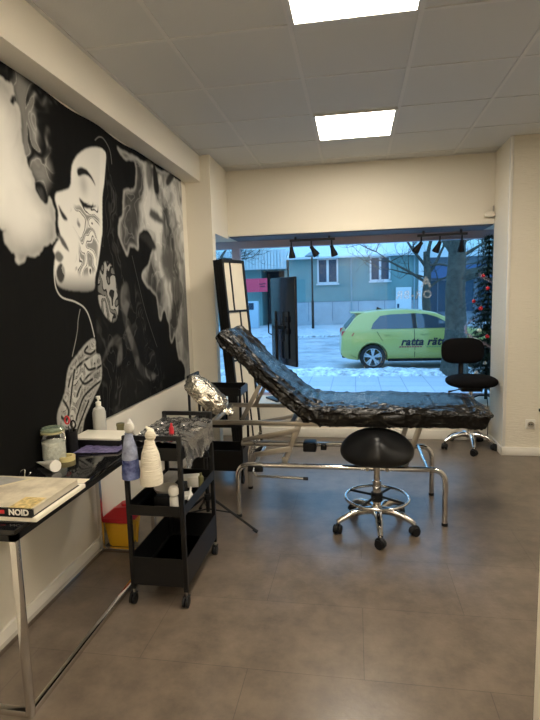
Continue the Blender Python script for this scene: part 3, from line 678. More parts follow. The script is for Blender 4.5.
# sharps bin on the floor
sb = thing('sharps_container', 'yellow sharps bin with red lid on the floor by the wall', 'sharps bin', (-1.385, 2.70, 0))
def frus(m_, x0, x1, y0, y1, z0, z1, g_):
    return m_.rings([[Vector((x0 + g_, y0 + g_, z0)), Vector((x1 - g_, y0 + g_, z0)), Vector((x1 - g_, y1 - g_, z0)), Vector((x0 + g_, y1 - g_, z0))], [Vector((x0, y0, z1)), Vector((x1, y0, z1)), Vector((x1, y1, z1)), Vector((x0, y1, z1))]])
bx = MB(); frus(bx, -1.475, -1.305, 2.622, 2.78, 0, .165, .018); bmesh.ops.bevel(bx.bm, geom=list(bx.bm.edges), offset=.012, segments=2, affect='EDGES'); bx.build('bin_body', YELLOW, sb)
MB().box(-1.482, -1.298, 2.615, 2.787, .16, .19, .006).build('lid_rim', RED, sb)
ld = MB().rings([[Vector((-1.475, 2.622, .19)), Vector((-1.305, 2.622, .19)), Vector((-1.305, 2.78, .19)), Vector((-1.475, 2.78, .19))], [Vector((-1.41, 2.65, .24)), Vector((-1.32, 2.65, .25)), Vector((-1.32, 2.75, .25)), Vector((-1.41, 2.75, .24))]])
ld.build('lid', RED, sb); MB().lathe([(.022, .235), (.03, .237), (.03, .259), (.001, .261)], (-1.36, 2.70, 0), 20).build('opening_flap', RED, sb)
MB().tube([(-1.30, 2.63, .178), (-1.262, 2.625, .178), (-1.264, 2.625, .10), (-1.272, 2.63, .05)], .006, 8).build('side_handle', YELLOW, sb)

# ================================================================== TROLLEY
TX0, TX1, TY0, TY1 = -1.078, -.79, 2.132, 2.655
tr = thing('utility_trolley', 'black metal three tier trolley on casters beside the desk', 'trolley', ((TX0 + TX1) / 2, (TY0 + TY1) / 2, 0))
for x in (TX0 + .011, TX1 - .011):
    for y in (TY0 + .011, TY1 - .011): MB().box(x - .0105, x + .0105, y - .0105, y + .0105, .07, .83, .002).build('post', BLACK, tr)
for y in (TY0 + .011, TY1 - .011): MB().box(TX0 + .021, TX1 - .021, y - .010, y + .010, .809, .83, .002).build('handle_bar', BLACK, tr)
def tray(z0, z1, nm):
    b = MB(); e = .0212
    b.box(TX0 + .002, TX1 - .002, TY0 + e, TY1 - e, z0, z0 + .004)
    b.box(TX0 + e, TX1 - e, TY0 + .001, TY0 + .005, z0, z1).box(TX0 + e, TX1 - e, TY1 - .005, TY1 - .001, z0, z1)
    b.box(TX0 + .001, TX0 + .005, TY0 + e, TY1 - e, z0, z1).box(TX1 - .005, TX1 - .001, TY0 + e, TY1 - e, z0, z1)
    b.box(TX0 + e, TX1 - e, TY0 + .004, TY1 - .004, z0, z0 + .004)
    return b.build(nm, BLACK, tr, smooth=False)
tray(.715, .775, 'top_tray'); tray(.445, .495, 'middle_tray'); tray(.095, .235, 'bottom_tray')
for x in (TX0 + .011, TX1 - .011):
    for y in (TY0 + .011, TY1 - .011):
        c = MB()
        for s in (-1, 1): c.cyl((x + s * .004, y - .012, .024), (x + s * .014, y - .012, .024), .024, n=20)
        c.box(x - .016, x + .016, y - .016, y + .012, .044, .05, .002); kk = c.build('caster', BLACKP, tr)
        MB().cyl((x, y, .05), (x, y, .07), .006, n=8).build('caster_stem', STEEL, kk)
CFILM = clear('cling_film', (.92, .92, .92), .30, .14, .05)
# cling film laid over the top tray
def filmf(a, b):
    y = TY0 + .026 + (TY1 - TY0 - .052) * b; x = TX0 + .008 + (TX1 - TX0 + .012) * a
    z = .783 + .012 * ridged(Vector((a * 3, b * 5, 2))) + .008 * ridged(Vector((a * 9, b * 11, 5)))
    if a > .82:
        k = (a - .82) / .18; x = TX1 + .004 + .010 * noise.noise(Vector((b * 12, k * 2, 0))) * k + .01 * k; z -= k * (.13 + .05 * noise.noise(Vector((b * 5, 3, 1))))
    return Vector((x, y, z))
solo(MB().grid(60, 70, filmf, .001), 'cling_film_cover', CFILM, 'crumpled clear film spread over the top tier of the trolley', 'film')
solo(MB().lathe([(.001, 0), (.012, 0), (.012, .028), (.007, .034), (.005, .05), (.001, .052)], (-.895, 2.30, .800), 16), 'ink_bottle', RED, 'tiny red capped ink bottle on the film of the trolley', 'ink bottle')
def spray(x, y, z0, h, r, m_, m2, label, nm, tip):
    t = thing('spray_bottle', label, 'spray bottle', (x, y, z0), None)
    prof = [(.001, 0), (r * .92, .002), (r, .012), (r * 1.0, h * .15), (r * .86, h * .45), (r * .74, h * .58), (r * .5, h * .72), (r * .42, h * .80)]
    b = MB(); n_ = 36; P = catmull(prof, 44)
    rs = []
    for q_, (rad, zz) in enumerate(P):
        rs.append([Vector((x + (max(rad, .001) * (1 + .05 * noise.noise(Vector((math.cos(a) * 2, zz * 40, math.sin(a) * 2))))) * math.cos(a), y + max(rad, .001) * math.sin(a), z0 + zz)) for a in [2 * PI * k / n_ for k in range(n_)]])
    if m_ is BLUEW:
        b.rings(rs[:24]).build('wrapped_body', m_, t); MB().rings(rs[23:]).build('clear_upper_wrap', HEADP, t, label='pale upper half of the bottle')
    else: b.rings(rs).build('wrapped_body', m_, t)
    hd = MB(); zt = z0 + h * .79
    hd.ball((x + .006, y, zt + h * .09), .03, 20, 12, sc=(.85, .6, h * .1 / .03))
    hd.tube([(x + .006, y, zt + h * .12), (x + .004, y + .012, zt + h * .16), (x + tip, y + .016, zt + h * .24)], [.02, .015, .003], 10)
    hd.build('wrapped_trigger_head', m2, t)
    MB().tube([(x + .002, y, zt + .0), (x + .002, y + .014, zt + .012), (x + .002, TY0 + .011, .833), (x + .002, TY0 + .028, .828), (x + .002, TY0 + .03, .815)], .0045, 8).build('hook', WPLAST, t)
    return t
BLUEW = mat('blue_wrapped_plastic', (.045, .065, .26), .18, bump=.5, bscale=30, bstretch=(1, 1, 3), var=.5, vscale=16, col2=(.20, .25, .52), coat=.6)
WRAPW = mat('white_bandage_wrap', (.80, .74, .60), .8, bump=.9, bscale=14, bstretch=(1, 1, 12))
HEADP = mat('pale_wrap', (.30, .33, .45), .22, bump=.5, bscale=34, var=.4, vscale=20)
HEADW = mat('wrapped_white_head', (.62, .60, .55), .3, bump=.5, bscale=60)
spray(-1.012, 2.075, .648, .268, .040, BLUEW, HEADW, 'blue spray bottle in clear wrap hanging on the trolley end', 'x', .0)
spray(-.912, 2.070, .628, .255, .050, WRAPW, WRAPW, 'spray bottle bandaged in white wrap hanging on the trolley end', 'x', -.02)
# middle tier things
solo(MB().lathe([(.001, 0), (.035, 0), (.06, .045), (.062, .05), (.057, .05), (.034, .004), (.001, .004)], (-.965, 2.36, .45), 28, cap=False), 'white_bowl', mat('bowl_grey', (.55, .52, .46), .4), 'pale bowl on the middle tier of the trolley', 'bowl')
solo(MB().box(-1.045, -.985, 2.42, 2.60, .45, .50, .004), 'glove_box', mat('card_grey', (.35, .33, .30), .7), 'grey carton at the desk side of the middle trolley tier', 'carton')
b_ = thing('foam_pump_bottle', 'white pump bottle in front on the middle tier of the trolley', 'bottle', (-.868, 2.215, .45))
MB().lathe([(.001, 0), (.02, 0), (.021, .004), (.021, .055), (.018, .062), (.01, .064), (.01, .07)], (-.868, 2.215, .45), 20).build('body', WPLAST, b_)
MB().lathe([(.022, .07), (.024, .072), (.026, .095), (.018, .11), (.001, .112)], (-.868, 2.215, .45), 20).build('pump_head', WPLAST, b_)
for i, (x, y, w_, l_, h_, a, m_, lb) in enumerate([(-.875, 2.52, .10, .07, .055, .3, WPLAST, 'white carton at the back of the middle trolley tier'), (-.905, 2.43, .05, .05, .05, .1, BLACKP, 'black box before the white carton on the middle trolley tier'), (-.85, 2.36, .05, .07, .02, .5, WPLAST, 'low white packet on the middle trolley tier near its outer edge'), (-.94, 2.25, .07, .05, .05, 0, BLACKP, 'black box beside the white pump bottle on the middle trolley tier')]):
    solo(MB().box(-w_ / 2, w_ / 2, -l_ / 2, l_ / 2, 0, h_, .003, Matrix.Translation((x, y, .4495)) @ rz(a)), 'supply_box', m_, lb, 'box', 'small boxes on the middle trolley tier')
solo(MB().cyl((-.825, 2.30, .457), (-.845, 2.40, .485), .006, n=10), 'marker_pen', WPLAST, 'white pen leaning on the low packet on the middle trolley tier', 'pen')
solo(MB().lathe([(.001, 0), (.014, 0), (.014, .07), (.006, .078), (.006, .09), (.001, .09)], (-.812, 2.47, .45), 16), 'olive_bottle', mat('olive_glass', (.16, .15, .06), .3), 'slim olive bottle at the outer edge of the middle trolley tier', 'bottle')
solo(MB().grid(24, 10, lambda a, b: Vector((-1.02 + .20 * a, 2.165 + .05 * b, .101 + .05 * abs(noise.noise(Vector((a * 5, b * 2, 3)))))), .001), 'crumpled_film', DARKFILM, 'crumpled clear film lying in the bottom tier of the trolley', 'film')

# ================================================================== ARM REST STAND
AX, AY = -.925, 2.93
ar = thing('arm_rest_stand', 'arm rest on a black tripod, its pad wrapped in shiny clear film', 'arm rest', (AX, AY, 0))
MB().cyl((AX, AY, .12), (AX, AY, .50), .0125).cyl((AX, AY, .48), (AX, AY, .80), .009).build('pole', BLACK, ar)
MB().lathe([(.013, .47), (.02, .475), (.02, .505), (.013, .51)], (AX, AY, 0), 16).build('collar', BLACKP, ar)
MB().lathe([(.013, .19), (.022, .2), (.022, .235), (.013, .24)], (AX, AY, 0), 16).build('leg_hub', BLACKP, ar)
for a in (-.06, 2.05, 3.55):
    ex, ey = AX + .32 * math.cos(a), AY + .32 * math.sin(a)
    lg = MB().tube([(AX + .02 * math.cos(a), AY + .02 * math.sin(a), .215), (ex, ey, .010)], .008, 8).build('leg', BLACK, ar)
    MB().cyl((ex - .03 * math.cos(a), ey - .03 * math.sin(a), .024), (ex, ey, .008), .0105, n=10).build('rubber_foot', BLACKP, lg)
    MB().cyl((AX + .012 * math.cos(a), AY + .012 * math.sin(a), .135), (AX + .15 * math.cos(a), AY + .15 * math.sin(a), .122), .0045, n=6).build('brace', BLACK, lg)
pm_ = Matrix.Translation((AX + .022, AY, .872)) @ Matrix.Rotation(math.radians(42), 4, 'Y')
def padf(q):
    x = .135 * math.copysign(abs(q.x) ** .6, q.x); y = .085 * math.copysign(abs(q.y) ** .6, q.y); z = .048 * math.copysign(abs(q.z) ** .7, q.z)
    h = .010 * ridged(Vector((q.x * 3, q.y * 3, q.z * 3 + 5))) + .006 * ridged(Vector((q.x * 8, q.y * 8, q.z * 8)))
    return pm_ @ Vector((x + q.x * h, y + q.y * h, z + (h if q.z > 0 else -h)))
MB().ball(None, 1, 56, 40, f=padf).build('wrapped_pad', FILM, ar, ang=80)
MB().box(-.03, .03, -.02, .02, -.075, -.04, .004, pm_).build('pad_bracket', BLACKP, ar)
MB().grid(14, 10, lambda a, b: pm_ @ Vector((.13 + .07 * a, -.04 + .09 * b, .0 + .03 * noise.noise(Vector((a * 4, b * 4, 2))) + .02 * a)), .001).build('film_tail', FILM, ar)

# ================================================================== RACK AND FOLDED SCREEN
RX0, RX1, RY0, RY1 = -1.30, -.872, 3.72, 3.985
rk = thing('metal_rack', 'black metal tiered rack standing before the folded screen and column', 'rack', ((RX0 + RX1) / 2, 3.85, 0))
for x in (RX0 + .009, RX1 - .009):
    for y in (RY0 + .009, RY1 - .009): MB().box(x - .009, x + .009, y - .009, y + .009, .06, .86 if x < -1.2 else .755, .002).build('post', BLACK, rk)
MB().box(RX0 + .0, RX0 + .018, RY0 + .018, RY1 - .018, .842, .86, .002).build('handle_bar', BLACK, rk)
for z0_, z1_, n_ in ((.70, .765, 'top_shelf'), (.45, .50, 'middle_shelf'), (.10, .265, 'bottom_bin')):
    b = MB().box(RX0 + .001, RX1 - .001, RY0 + .018, RY1 - .018, z0_, z0_ + .005)
    b.box(RX0 + .018, RX1 - .018, RY0 + .001, RY0 + .006, z0_, z1_).box(RX0 + .018, RX1 - .018, RY1 - .006, RY1 - .001, z0_, z1_)
    b.box(RX0 + .001, RX0 + .006, RY0 + .018, RY1 - .018, z0_, z1_).box(RX1 - .006, RX1 - .001, RY0 + .018, RY1 - .018, z0_, z1_)
    b.build(n_, BLACK, rk, smooth=False)
for x in (RX0 + .009, RX1 - .009):
    for y in (RY0 + .009, RY1 - .009): MB().cyl((x - .01, y, .028), (x + .01, y, .028), .028, n=18).box(x - .012, x + .012, y - .012, y + .012, .052, .06).build('caster', BLACKP, rk)
solo(MB().box(-1.0, -.885, 3.78, 3.93, .4555, .605, .004), 'white_carton', mat('carton_white', (.62, .58, .50), .6), 'white carton on the middle shelf of the black rack', 'carton')
solo(MB().box(-1.20, -1.05, 3.77, 3.92, .4555, .56, .004), 'black_case', BLACKP, 'black case beside the white carton on the rack', 'case')
solo(MB().lathe([(.001, 0), (.03, 0), (.031, .10), (.02, .13), (.012, .15), (.001, .152)], (-1.10, 3.86, .5605), 18), 'blue_label_bottle', mat('pale_blue_plastic', (.35, .45, .62), .35), 'pale blue bottle standing on the black case in the rack', 'bottle')
# folded paper screen leaning back towards the column
fs = thing('folding_screen', 'black framed folding screen with white paper panels leaning by the column', 'folding screen', (-.97, 4.36, 0))
A = math.radians(68)
Msc = Matrix.Translation((-.985, 4.22, 0)) @ rz(A) @ Matrix.Rotation(math.radians(-5.0), 4, 'X') @ Matrix.Translation((.17, 0, 0))
PAP = mat('screen_paper', (.74, .68, .55), .8, bump=.1, bscale=30)
LW, LH, TH = .34, 1.80, .022
for k in range(4):
    y0 = k * (TH + .003)
    lf = MB()
    for a_, b_, c_, d_ in ((-LW / 2, -LW / 2 + .028, 0.012, LH), (LW / 2 - .028, LW / 2, 0.012, LH)): lf.box(a_, b_, y0, y0 + TH, c_, d_, .001, Msc)
    for z in (.04, .46, .90, 1.335, LH - .028): lf.box(-LW / 2 + .028, LW / 2 - .028, y0 + .001, y0 + TH - .001, z, z + (.028 if z > 1.5 or z < .1 else .018), 0, Msc)
    for j, z in enumerate((.068, .478, .918, 1.353)):
        xm = -LW / 2 + (.12 if j % 2 else .20)
        lf.box(xm - .007, xm + .007, y0 + .001, y0 + TH - .001, z, (.46, .90, 1.335, LH - .028)[j], 0, Msc)
    l_ = lf.build('leaf_frame', BLACK, fs)
    MB().box(-LW / 2 + .02, LW / 2 - .02, y0 + .009, y0 + .013, .05, LH - .02, 0, Msc).build('paper_panel', PAP, l_, smooth=False)

# ================================================================== DISPLAY, CHRISTMAS TREE IN THE WINDOW
SILL = .345
tv = thing('display_screen', 'tall black display screen on a stand in the shop window, seen from behind', 'screen', (-.765, 5.34, SILL))
Mt = Matrix.Translation((-.765, 5.34, 0)) @ rz(math.radians(-53))
PANEL = mat('screen_back', (.006, .008, .014), .22)
MB().box(-.262, .262, .0, .032, .725, 1.655, .005, Mt).build('screen_panel', PANEL, tv)
MB().box(-.20, .14, -.018, .001, .80, 1.30, .006, Mt).build('back_housing', PANEL, tv)
MB().box(-.13, -.11, -.028, -.017, .98, 1.30, .003, Mt).box(.04, .06, -.028, -.017, .98, 1.30, .003, Mt).box(-.16, .09, -.04, -.026, 1.11, 1.15, .003, Mt).build('wall_mount_plate', BLACK, tv)
for z in (1.06, 1.19): MB().box(.10, .15, -.028, -.017, z, z + .06, .002, Mt).build('connector_panel', BLACKP, tv)
MB().cyl(Mt @ Vector((-.035, -.06, SILL + .02)), Mt @ Vector((-.035, -.06, 1.20)), .017).build('stand_pole', BLACK, tv)
MB().box(-.16, .10, -.15, .12, SILL, SILL + .02, .004, Mt).build('stand_foot', BLACK, tv)
MB().tube([Mt @ Vector(p) for p in ((-.19, -.03, 1.20), (-.235, -.05, 1.18), (-.235, -.05, 1.06), (-.19, -.03, 1.04))], .008, 8).build('handle', BLACK, tv)

XT, YT = 1.315, 5.37
ct = thing('christmas_tree', 'decorated artificial christmas tree in the shop window beside the pier', 'christmas tree', (XT, YT, SILL))
MB().cyl((XT, YT, SILL + .01), (XT, YT, 1.95), .016, .006, n=10).build('trunk', mat('tree_stem', (.03, .05, .03), .7), ct)
ft = MB()
for k in range(3):
    a = k * 2 * PI / 3 + .9; ft.tube([(XT, YT, SILL + .05), (XT + .06 * math.cos(a), YT + .06 * math.sin(a), SILL + .05), (XT + .15 * math.cos(a), YT + .15 * math.sin(a), SILL + .008)], .008, 6)
ft.build('stand', BLACKP, ct)
fo = MB(); random.seed(5); tips = []
def needle(bm, p, d, L, w):
    u, v = frame_of(d); d = Vector(d).normalized()
    a = bm.verts.new(p + u * w); b = bm.verts.new(p - u * w); c = bm.verts.new(p + d * L); bm.faces.new((a, b, c))
for lv in range(30):
    z = SILL + .11 + lv * .051; R_ = .215 * (1 - lv / 32) ** .45 + .01; nb = 12 if lv < 16 else 9
    for k in range(nb):
        a = 2 * PI * k / nb + lv * .7 + random.uniform(-.2, .2); L = R_ * random.uniform(.85, 1.02)
        dr = Vector((math.cos(a), math.sin(a), random.uniform(-.12, .12))); p0 = Vector((XT, YT, z + .05)); tips.append(p0 + dr * L)
        for i in range(int(L * 460)):
            t = .08 + .92 * i / (L * 460); p = p0 + dr * L * t - Vector((0, 0, .05 * t * t))
            q = Vector((random.gauss(0, 1), random.gauss(0, 1), random.gauss(0, 1) + .2)) + dr * 1.1
            needle(fo.bm, p, q, random.uniform(.03, .048), .0045)
fo.build('needles', mat('fir_needles', (.018, .05, .035), .6, var=.4, vscale=20), ct, smooth=False)
BR = mat('bauble_red', (.55, .02, .03), .15, .3); BS = mat('bauble_silver', (.75, .78, .75), .15, .6); BG = mat('bauble_pale', (.62, .72, .60), .25)
def bauble(x, y, z, r, m_, lb):
    t = thing('bauble', lb, 'bauble', (x, y, z), 'baubles on the christmas tree')
    MB().ball((x, y, z), r, 18, 12).build('ball', m_, t); MB().cyl((x, y, z + r * .96), (x, y, z + r * 1.25), r * .22, n=8).build('cap', STEEL, t)
for x, y, z, r, m_, lb in [(1.13, 5.15, 1.36, .018, BR, 'red bauble on the left of the tree, highest of the left side'), (1.19, 5.13, 1.29, .021, BR, 'red bauble right below the highest left one on the tree'), (1.15, 5.14, .98, .026, BG, 'pale green bauble at the left of the tree, level with the chair back'), (1.17, 5.125, .90, .026, BR, 'red bauble beneath the pale green one, just above the chair back'), (1.10, 5.19, .92, .022, BR, 'red bauble at the outermost left branch of the tree'), (1.18, 5.125, 1.08, .022, BG, 'pale bauble above the middle of the tree'), (1.16, 5.13, .66, .024, BS, 'silver bauble low on the tree, between chair back and seat'), (1.24, 5.12, .76, .018, BS, 'silver bauble right of the chair back bracket'), (1.25, 5.13, 1.48, .02, BR, 'red bauble high on the tree near the pier'), (1.21, 5.14, 1.60, .018, BR, 'topmost red bauble on the tree'), (1.25, 5.11, 1.02, .02, BR, 'red bauble beside the pier at mid height of the tree'), (1.22, 5.125, .56, .02, BS, 'silver bauble lowest on the tree')]: bauble(x, y, z, r, m_, lb)
ga = MB(); random.seed(9)
for i in range(2600):
    t = i / 2600; a = -2.4 + t * 9.5; z = 1.62 - t * .95; R_ = .25 * (1 - (z - SILL) / 1.75) ** .5 + .02
    p = Vector((XT + R_ * math.cos(a), YT + R_ * .82 * math.sin(a), z)); needle(ga.bm, p, (random.gauss(0, 1), random.gauss(0, 1), random.gauss(0, 1)), .034, .0032)
solo(ga, 'tinsel_garland', mat('tinsel', (.70, .60, .64), .25, .5), 'silvery tinsel garland wound around the christmas tree', 'garland', smooth=False)
# ================================================================== STREET OUTSIDE
G = -.42
SNOWG = mat('snowy_paving', (.42, .45, .48), .7, bump=.3, bscale=12, var=.22, vscale=2.5)
ROAD = mat('slushy_asphalt', (.30, .33, .36), .55, bump=.2, bscale=20, var=.25, vscale=1.2, col2=(.48, .51, .55))
SNOW = mat('snow', (.58, .60, .62), .8, bump=.8, bscale=9, var=.55, vscale=7)
struct(MB().box(-16, 22, 13.0, 23.4, G - .2, G - .02), 'street_road', ROAD, smooth=False)
struct(MB().box(-16, 22, 23.4, 42, G - .2, G + .06), 'far_pavement', SNOWG, smooth=False)
struct(MB().box(-16, 22, 23.2, 23.4, G - .2, G + .07), 'far_kerb', SNOW, smooth=False)
def pav_mat():
    m = mat('paving_slabs', (.5, .5, .5), .75); nt = m.node_tree; b = nt.nodes['Principled BSDF']; tc = nt.nodes.new('ShaderNodeTexCoord')
    br = nt.nodes.new('ShaderNodeTexBrick'); br.offset = 0; br.inputs['Scale'].default_value = 1; br.inputs['Brick Width'].default_value = .5; br.inputs['Row Height'].default_value = .5
    br.inputs['Mortar Size'].default_value = .012; br.inputs['Color1'].default_value = (.42, .45, .50, 1); br.inputs['Color2'].default_value = (.47, .50, .54, 1); br.inputs['Mortar'].default_value = (.30, .33, .37, 1)
    nt.links.new(tc.outputs['Object'], br.inputs['Vector']); nt.links.new(br.outputs['Color'], b.inputs['Base Color']); return m
struct(MB().box(-16, 22, 5.66, 11.75, G - .2, G), 'near_pavement', pav_mat(), smooth=False)
struct(MB().box(-16, 22, 11.75, 13.0, G - .2, G - .005), 'verge_ground', mat('verge_soil', (.25, .25, .24), .9, var=.4, vscale=5, col2=(.6, .62, .64)), smooth=False)
def snowf(a, b):
    x = -9 + 24 * a; y = 11.72 + .93 * b; e = min(1, b * 6, (1 - b) * 6)
    return Vector((x, y + .08 * noise.noise(Vector((x * 1.3, b, 7))), G + .0 + e * (.06 + .09 * abs(noise.noise(Vector((x * 1.8, y * 2.5, 0)))) + .04 * noise.noise(Vector((x * 7, y * 8, 3))))))
o = MB().grid(420, 26, snowf, .02).build('snow_bank', SNOW, None, label='low lumpy snow bank along the kerb in front of the green car', category='snow', kind='stuff')

# ---------------- building opposite
TEAL = mat('teal_render', (.17, .30, .30), .85, bump=.3, bscale=3, var=.08, vscale=.8)
PLINTH = mat('concrete_plinth', (.40, .44, .48), .85, bump=.3, bscale=4, var=.14, vscale=.7)
FASC = mat('snowy_roof', (.62, .68, .70), .8)
DKG = mat('dark_window_glass', (.02, .05, .09), .12)
FRW = mat('white_window_frame', (.66, .70, .72), .6)
YF = 32.
bd = thing('street_building', 'long teal rendered building across the street with white framed windows', 'building', (-.2, YF + 3, G))
MB().box(-4.1, 3.76, YF, YF + 6, 1.10, 3.80).build('wall', TEAL, bd, smooth=False)
pl = MB().box(-4.1, 3.76, YF - .06, YF + 6, G, 1.10)
pl.build('plinth', PLINTH, bd, smooth=False)
gj = MB()
for x in (-2.9, -1.4, .2, 1.8, 3.0): gj.box(x - .015, x + .015, YF - .072, YF - .058, G + .3, 1.08)
gj.box(-4.1, 3.76, YF - .072, YF - .058, 1.075, 1.10); gj.build('plinth_joints', mat('joint_dark', (.16, .2, .24), .9), bd, smooth=False)
rf = MB().prism([(-4.2, YF - .35, 3.80), (-4.2, YF + 3, 5.3), (-4.2, YF + 6.3, 3.80)], (7.95, 0, 0)); rf.build('roof', FASC, bd, smooth=False)
MB().box(-4.2, 3.75, YF - .45, YF - .32, 3.74, 3.86).build('gutter', FRW, bd, smooth=False)
for x in (-.22, 3.55): MB().cyl((x, YF - .12, G), (x, YF - .12, 3.8), .05, n=10).build('downpipe', mat('pipe_grey', (.25, .36, .40), .6), bd)
def window(x0, x1, z0, z1):
    f = MB()
    for a, b, c, d in ((x0, x1, z0, z0 + .09), (x0, x1, z1 - .09, z1), (x0, x0 + .1, z0, z1), (x1 - .1, x1, z0, z1), ((x0 + x1) / 2 - .07, (x0 + x1) / 2 + .07, z0, z1)): f.box(a, b, YF - .09, YF + .02, c, d)
    f.box(x0 - .06, x1 + .06, YF - .16, YF + .0, z0 - .09, z0)
    w_ = f.build('window_frame', FRW, bd, smooth=False); MB().box(x0 + .05, x1 - .05, YF - .03, YF - .01, z0 + .05, z1 - .05).build('pane', DKG, w_, smooth=False)
window(-2.32, -1.02, 2.22, 3.80 - .04); window(.90, 2.14, 2.28, 3.80 - .03)
for x0, x1 in ((2.46, 3.38),):
    d_ = MB().box(x0, x1, YF - .14, YF - .05, G + .06, 1.85).build('white_door', FRW, bd, smooth=False)
    MB().box(x0 + .08, x0 + .2, YF - .15, YF - .139, .6, .85).build('door_plate', DKG, d_, smooth=False)
pb = thing('shop_building', 'shop building beyond the teal one with white corner pillar and dark glass front', 'building', (8, 36, G))
MB().box(3.78, 4.22, YF - .3, YF + .3, G, 5.2).build('corner_pillar', FRW, pb, smooth=False)
MB().box(4.22, 20, YF + 1, YF + 7, G, 3.6).build('wall', mat('shop_grey', (.20, .24, .28), .8), pb, smooth=False)
MB().box(4.22, 20, YF + .7, YF + 1, 2.35, 3.1).build('sign_band', mat('shop_sign_blue', (.06, .12, .25), .6), pb, smooth=False)
MB().box(4.1, 20.2, YF + .4, YF + 7.3, 3.6, 4.1).build('roof', FASC, pb, smooth=False)
for k in range(6):
    x = 4.4 + k * 1.5
    f = MB()
    for a, b, c, d in ((x, x + 1.36, .2, .28), (x, x + 1.36, 2.2, 2.28), (x, x + .06, .2, 2.28), (x + 1.3, x + 1.36, .2, 2.28), (x + .65, x + .71, .2, 2.28)): f.box(a, b, YF + .93, YF + 1.01, c, d)
    w_ = f.build('window_frame', mat('shop_frame', (.12, .15, .2), .5) if k == 0 else bpy.data.materials['shop_frame'], pb, smooth=False)
    MB().box(x + .04, x + 1.32, YF + .97, YF + .99, .24, 2.24).build('pane', DKG, w_, smooth=False)
an = thing('annex_building', 'low annex with a corrugated white fascia and dark entrance, left across the street', 'building', (-7, 34, G))
MB().box(-16, -5.95, YF + .4, YF + 6, G, 3.3).box(-4.45, -4.26, YF + .4, YF + 6, G, 3.2).build('wall', TEAL, an, smooth=False)
MB().box(-5.95, -4.45, YF + 2.5, YF + 2.6, G, 3.3).build('entrance_recess', mat('entrance_dark', (.02, .03, .045), .7), an, smooth=False)
MB().box(-5.95, -4.45, YF + .4, YF + 2.5, 3.2, 3.3).build('entrance_soffit', TEAL, an, smooth=False)
fa = MB()
for k in range(58): fa.box(-16 + k * .2, -16 + k * .2 + .13, YF - .12, YF, 3.24, 4.45)
fa.box(-16, -4.26, YF - .02, YF + 6, 3.24, 4.45); fa.build('fascia', FASC, an, smooth=False)
MB().cyl((-4.9, YF + .9, 3.2), (-5.6, YF + .3, 4.0), .05, n=8).build('stay_rod', FRW, an)
so = thing('shop_banner', 'bright red banner by the dark entrance across the street', 'banner', (-6.05, YF - .4, 1.8))
MB().box(-6.95, -5.45, YF - .42, YF - .36, 1.82, 2.66).build('panel', mat('banner_red', (.85, .06, .13), .6), so, smooth=False)
bb_ = MB()
for k, (x, z, w_) in enumerate(((-5.95, 2.27, .22), (-5.72, 2.30, .16), (-5.9, 2.12, .3), (-6.9, 2.6, .1))): bb_.box(x, x + w_, YF - .43, YF - .419, z, z + .06)
bb_.build('print_marks', mat('banner_dark', (.12, .02, .05), .6), so, smooth=False)
for x in (-6.8, -5.6): MB().box(x, x + .08, YF - .36, YF + .39, 2.2, 2.28).build('bracket', BLACK, so, smooth=False)
pk = thing('parking_meter', 'pale parking ticket machine with dark screen on the far pavement', 'parking meter', (-6.1, 30, G + .06))
MB().box(-6.5, -5.75, 29.8, 30.2, G + .06, 1.25, .04).build('cabinet', mat('meter_pale', (.45, .58, .68), .5), pk); MB().box(-6.3, -6.0, 29.78, 29.81, .75, 1.15).build('screen', DKG, pk, smooth=False)
lp = thing('street_lamp', 'thin dark street lamp with flat conical shade in front of the teal building', 'street lamp', (-2.36, 28.6, G + .06))
MB().cyl((-2.36, 28.6, G + .06), (-2.36, 28.6, 1.2), .075, n=12).cyl((-2.36, 28.6, 1.2), (-2.36, 28.6, 3.65), .05, n=12).build('pole', BLACK, lp)
MB().lathe([(.06, 3.62), (.40, 3.66), (.40, 3.70), (.08, 3.92), (.001, 3.95)], (-2.36, 28.6, 0), 24).build('lamp_shade', mat('lamp_teal', (.16, .25, .27), .5), lp)

# ---------------- bare trees
BARK = mat('bark', (.055, .056, .045), .9, bump=1., bscale=14, bstretch=(1, 1, .35), var=.4, vscale=9)
def bare_tree(x, y, r, h, label, seed, limbs, gname=None, levels=3):
    t = thing('bare_tree', label, 'tree', (x, y, G), gname); random.seed(seed)
    tr_ = MB(); n = 14
    P = [(x + .02 * math.sin(i * .9 + seed), y + .04 * math.cos(i), G - .02 + h * i / n) for i in range(n + 1)]
    R_ = [r * (1.35 if i == 0 else 1.08 if i == 1 else 1 - .35 * i / n) for i in range(n + 1)]
    tr_.tube(P, R_, 18); tr_.build('trunk', BARK, t)
    br = MB()
    def grow(p, d, L, r0, lv):
        pts = [p]; q = p.copy(); dd = d.copy(); k = 6
        for i in range(k):
            dd = (dd + Vector((random.gauss(0, .16), random.gauss(0, .16), random.gauss(.05, .14)))).normalized(); q = q + dd * L / k; pts.append(q.copy())
        br.tube(pts, [r0 * (1 - .75 * i / k) for i in range(k + 1)], 7 if lv else 9)
        if lv < levels:
            for j in range(4 if lv else 5):
                i = random.randint(2, k); a = Vector((random.gauss(0, 1), random.gauss(0, 1), random.gauss(.1, .7))).normalized()
                grow(pts[i], (dd * .7 + a * .8).normalized(), L * random.uniform(.45, .7), max(.005, r0 * .42), lv + 1)
    for (z, dx, dy, dz, L, r0) in limbs: grow(Vector((x, y, G + z)), Vector((dx, dy, dz)).normalized(), L, r0, 0)
    br.build('branches', BARK, t); return t
bare_tree(2.24, 11.98, .27, 3.1, 'thick bare tree trunk standing before the green car', 3, [(2.18, 1, -.1, .38, 1.5, .15), (2.75, -.5, .2, 1, 1.6, .14), (2.8, .5, .1, 1, 1.8, .15), (2.6, .9, .4, .5, 1.2, .05)])
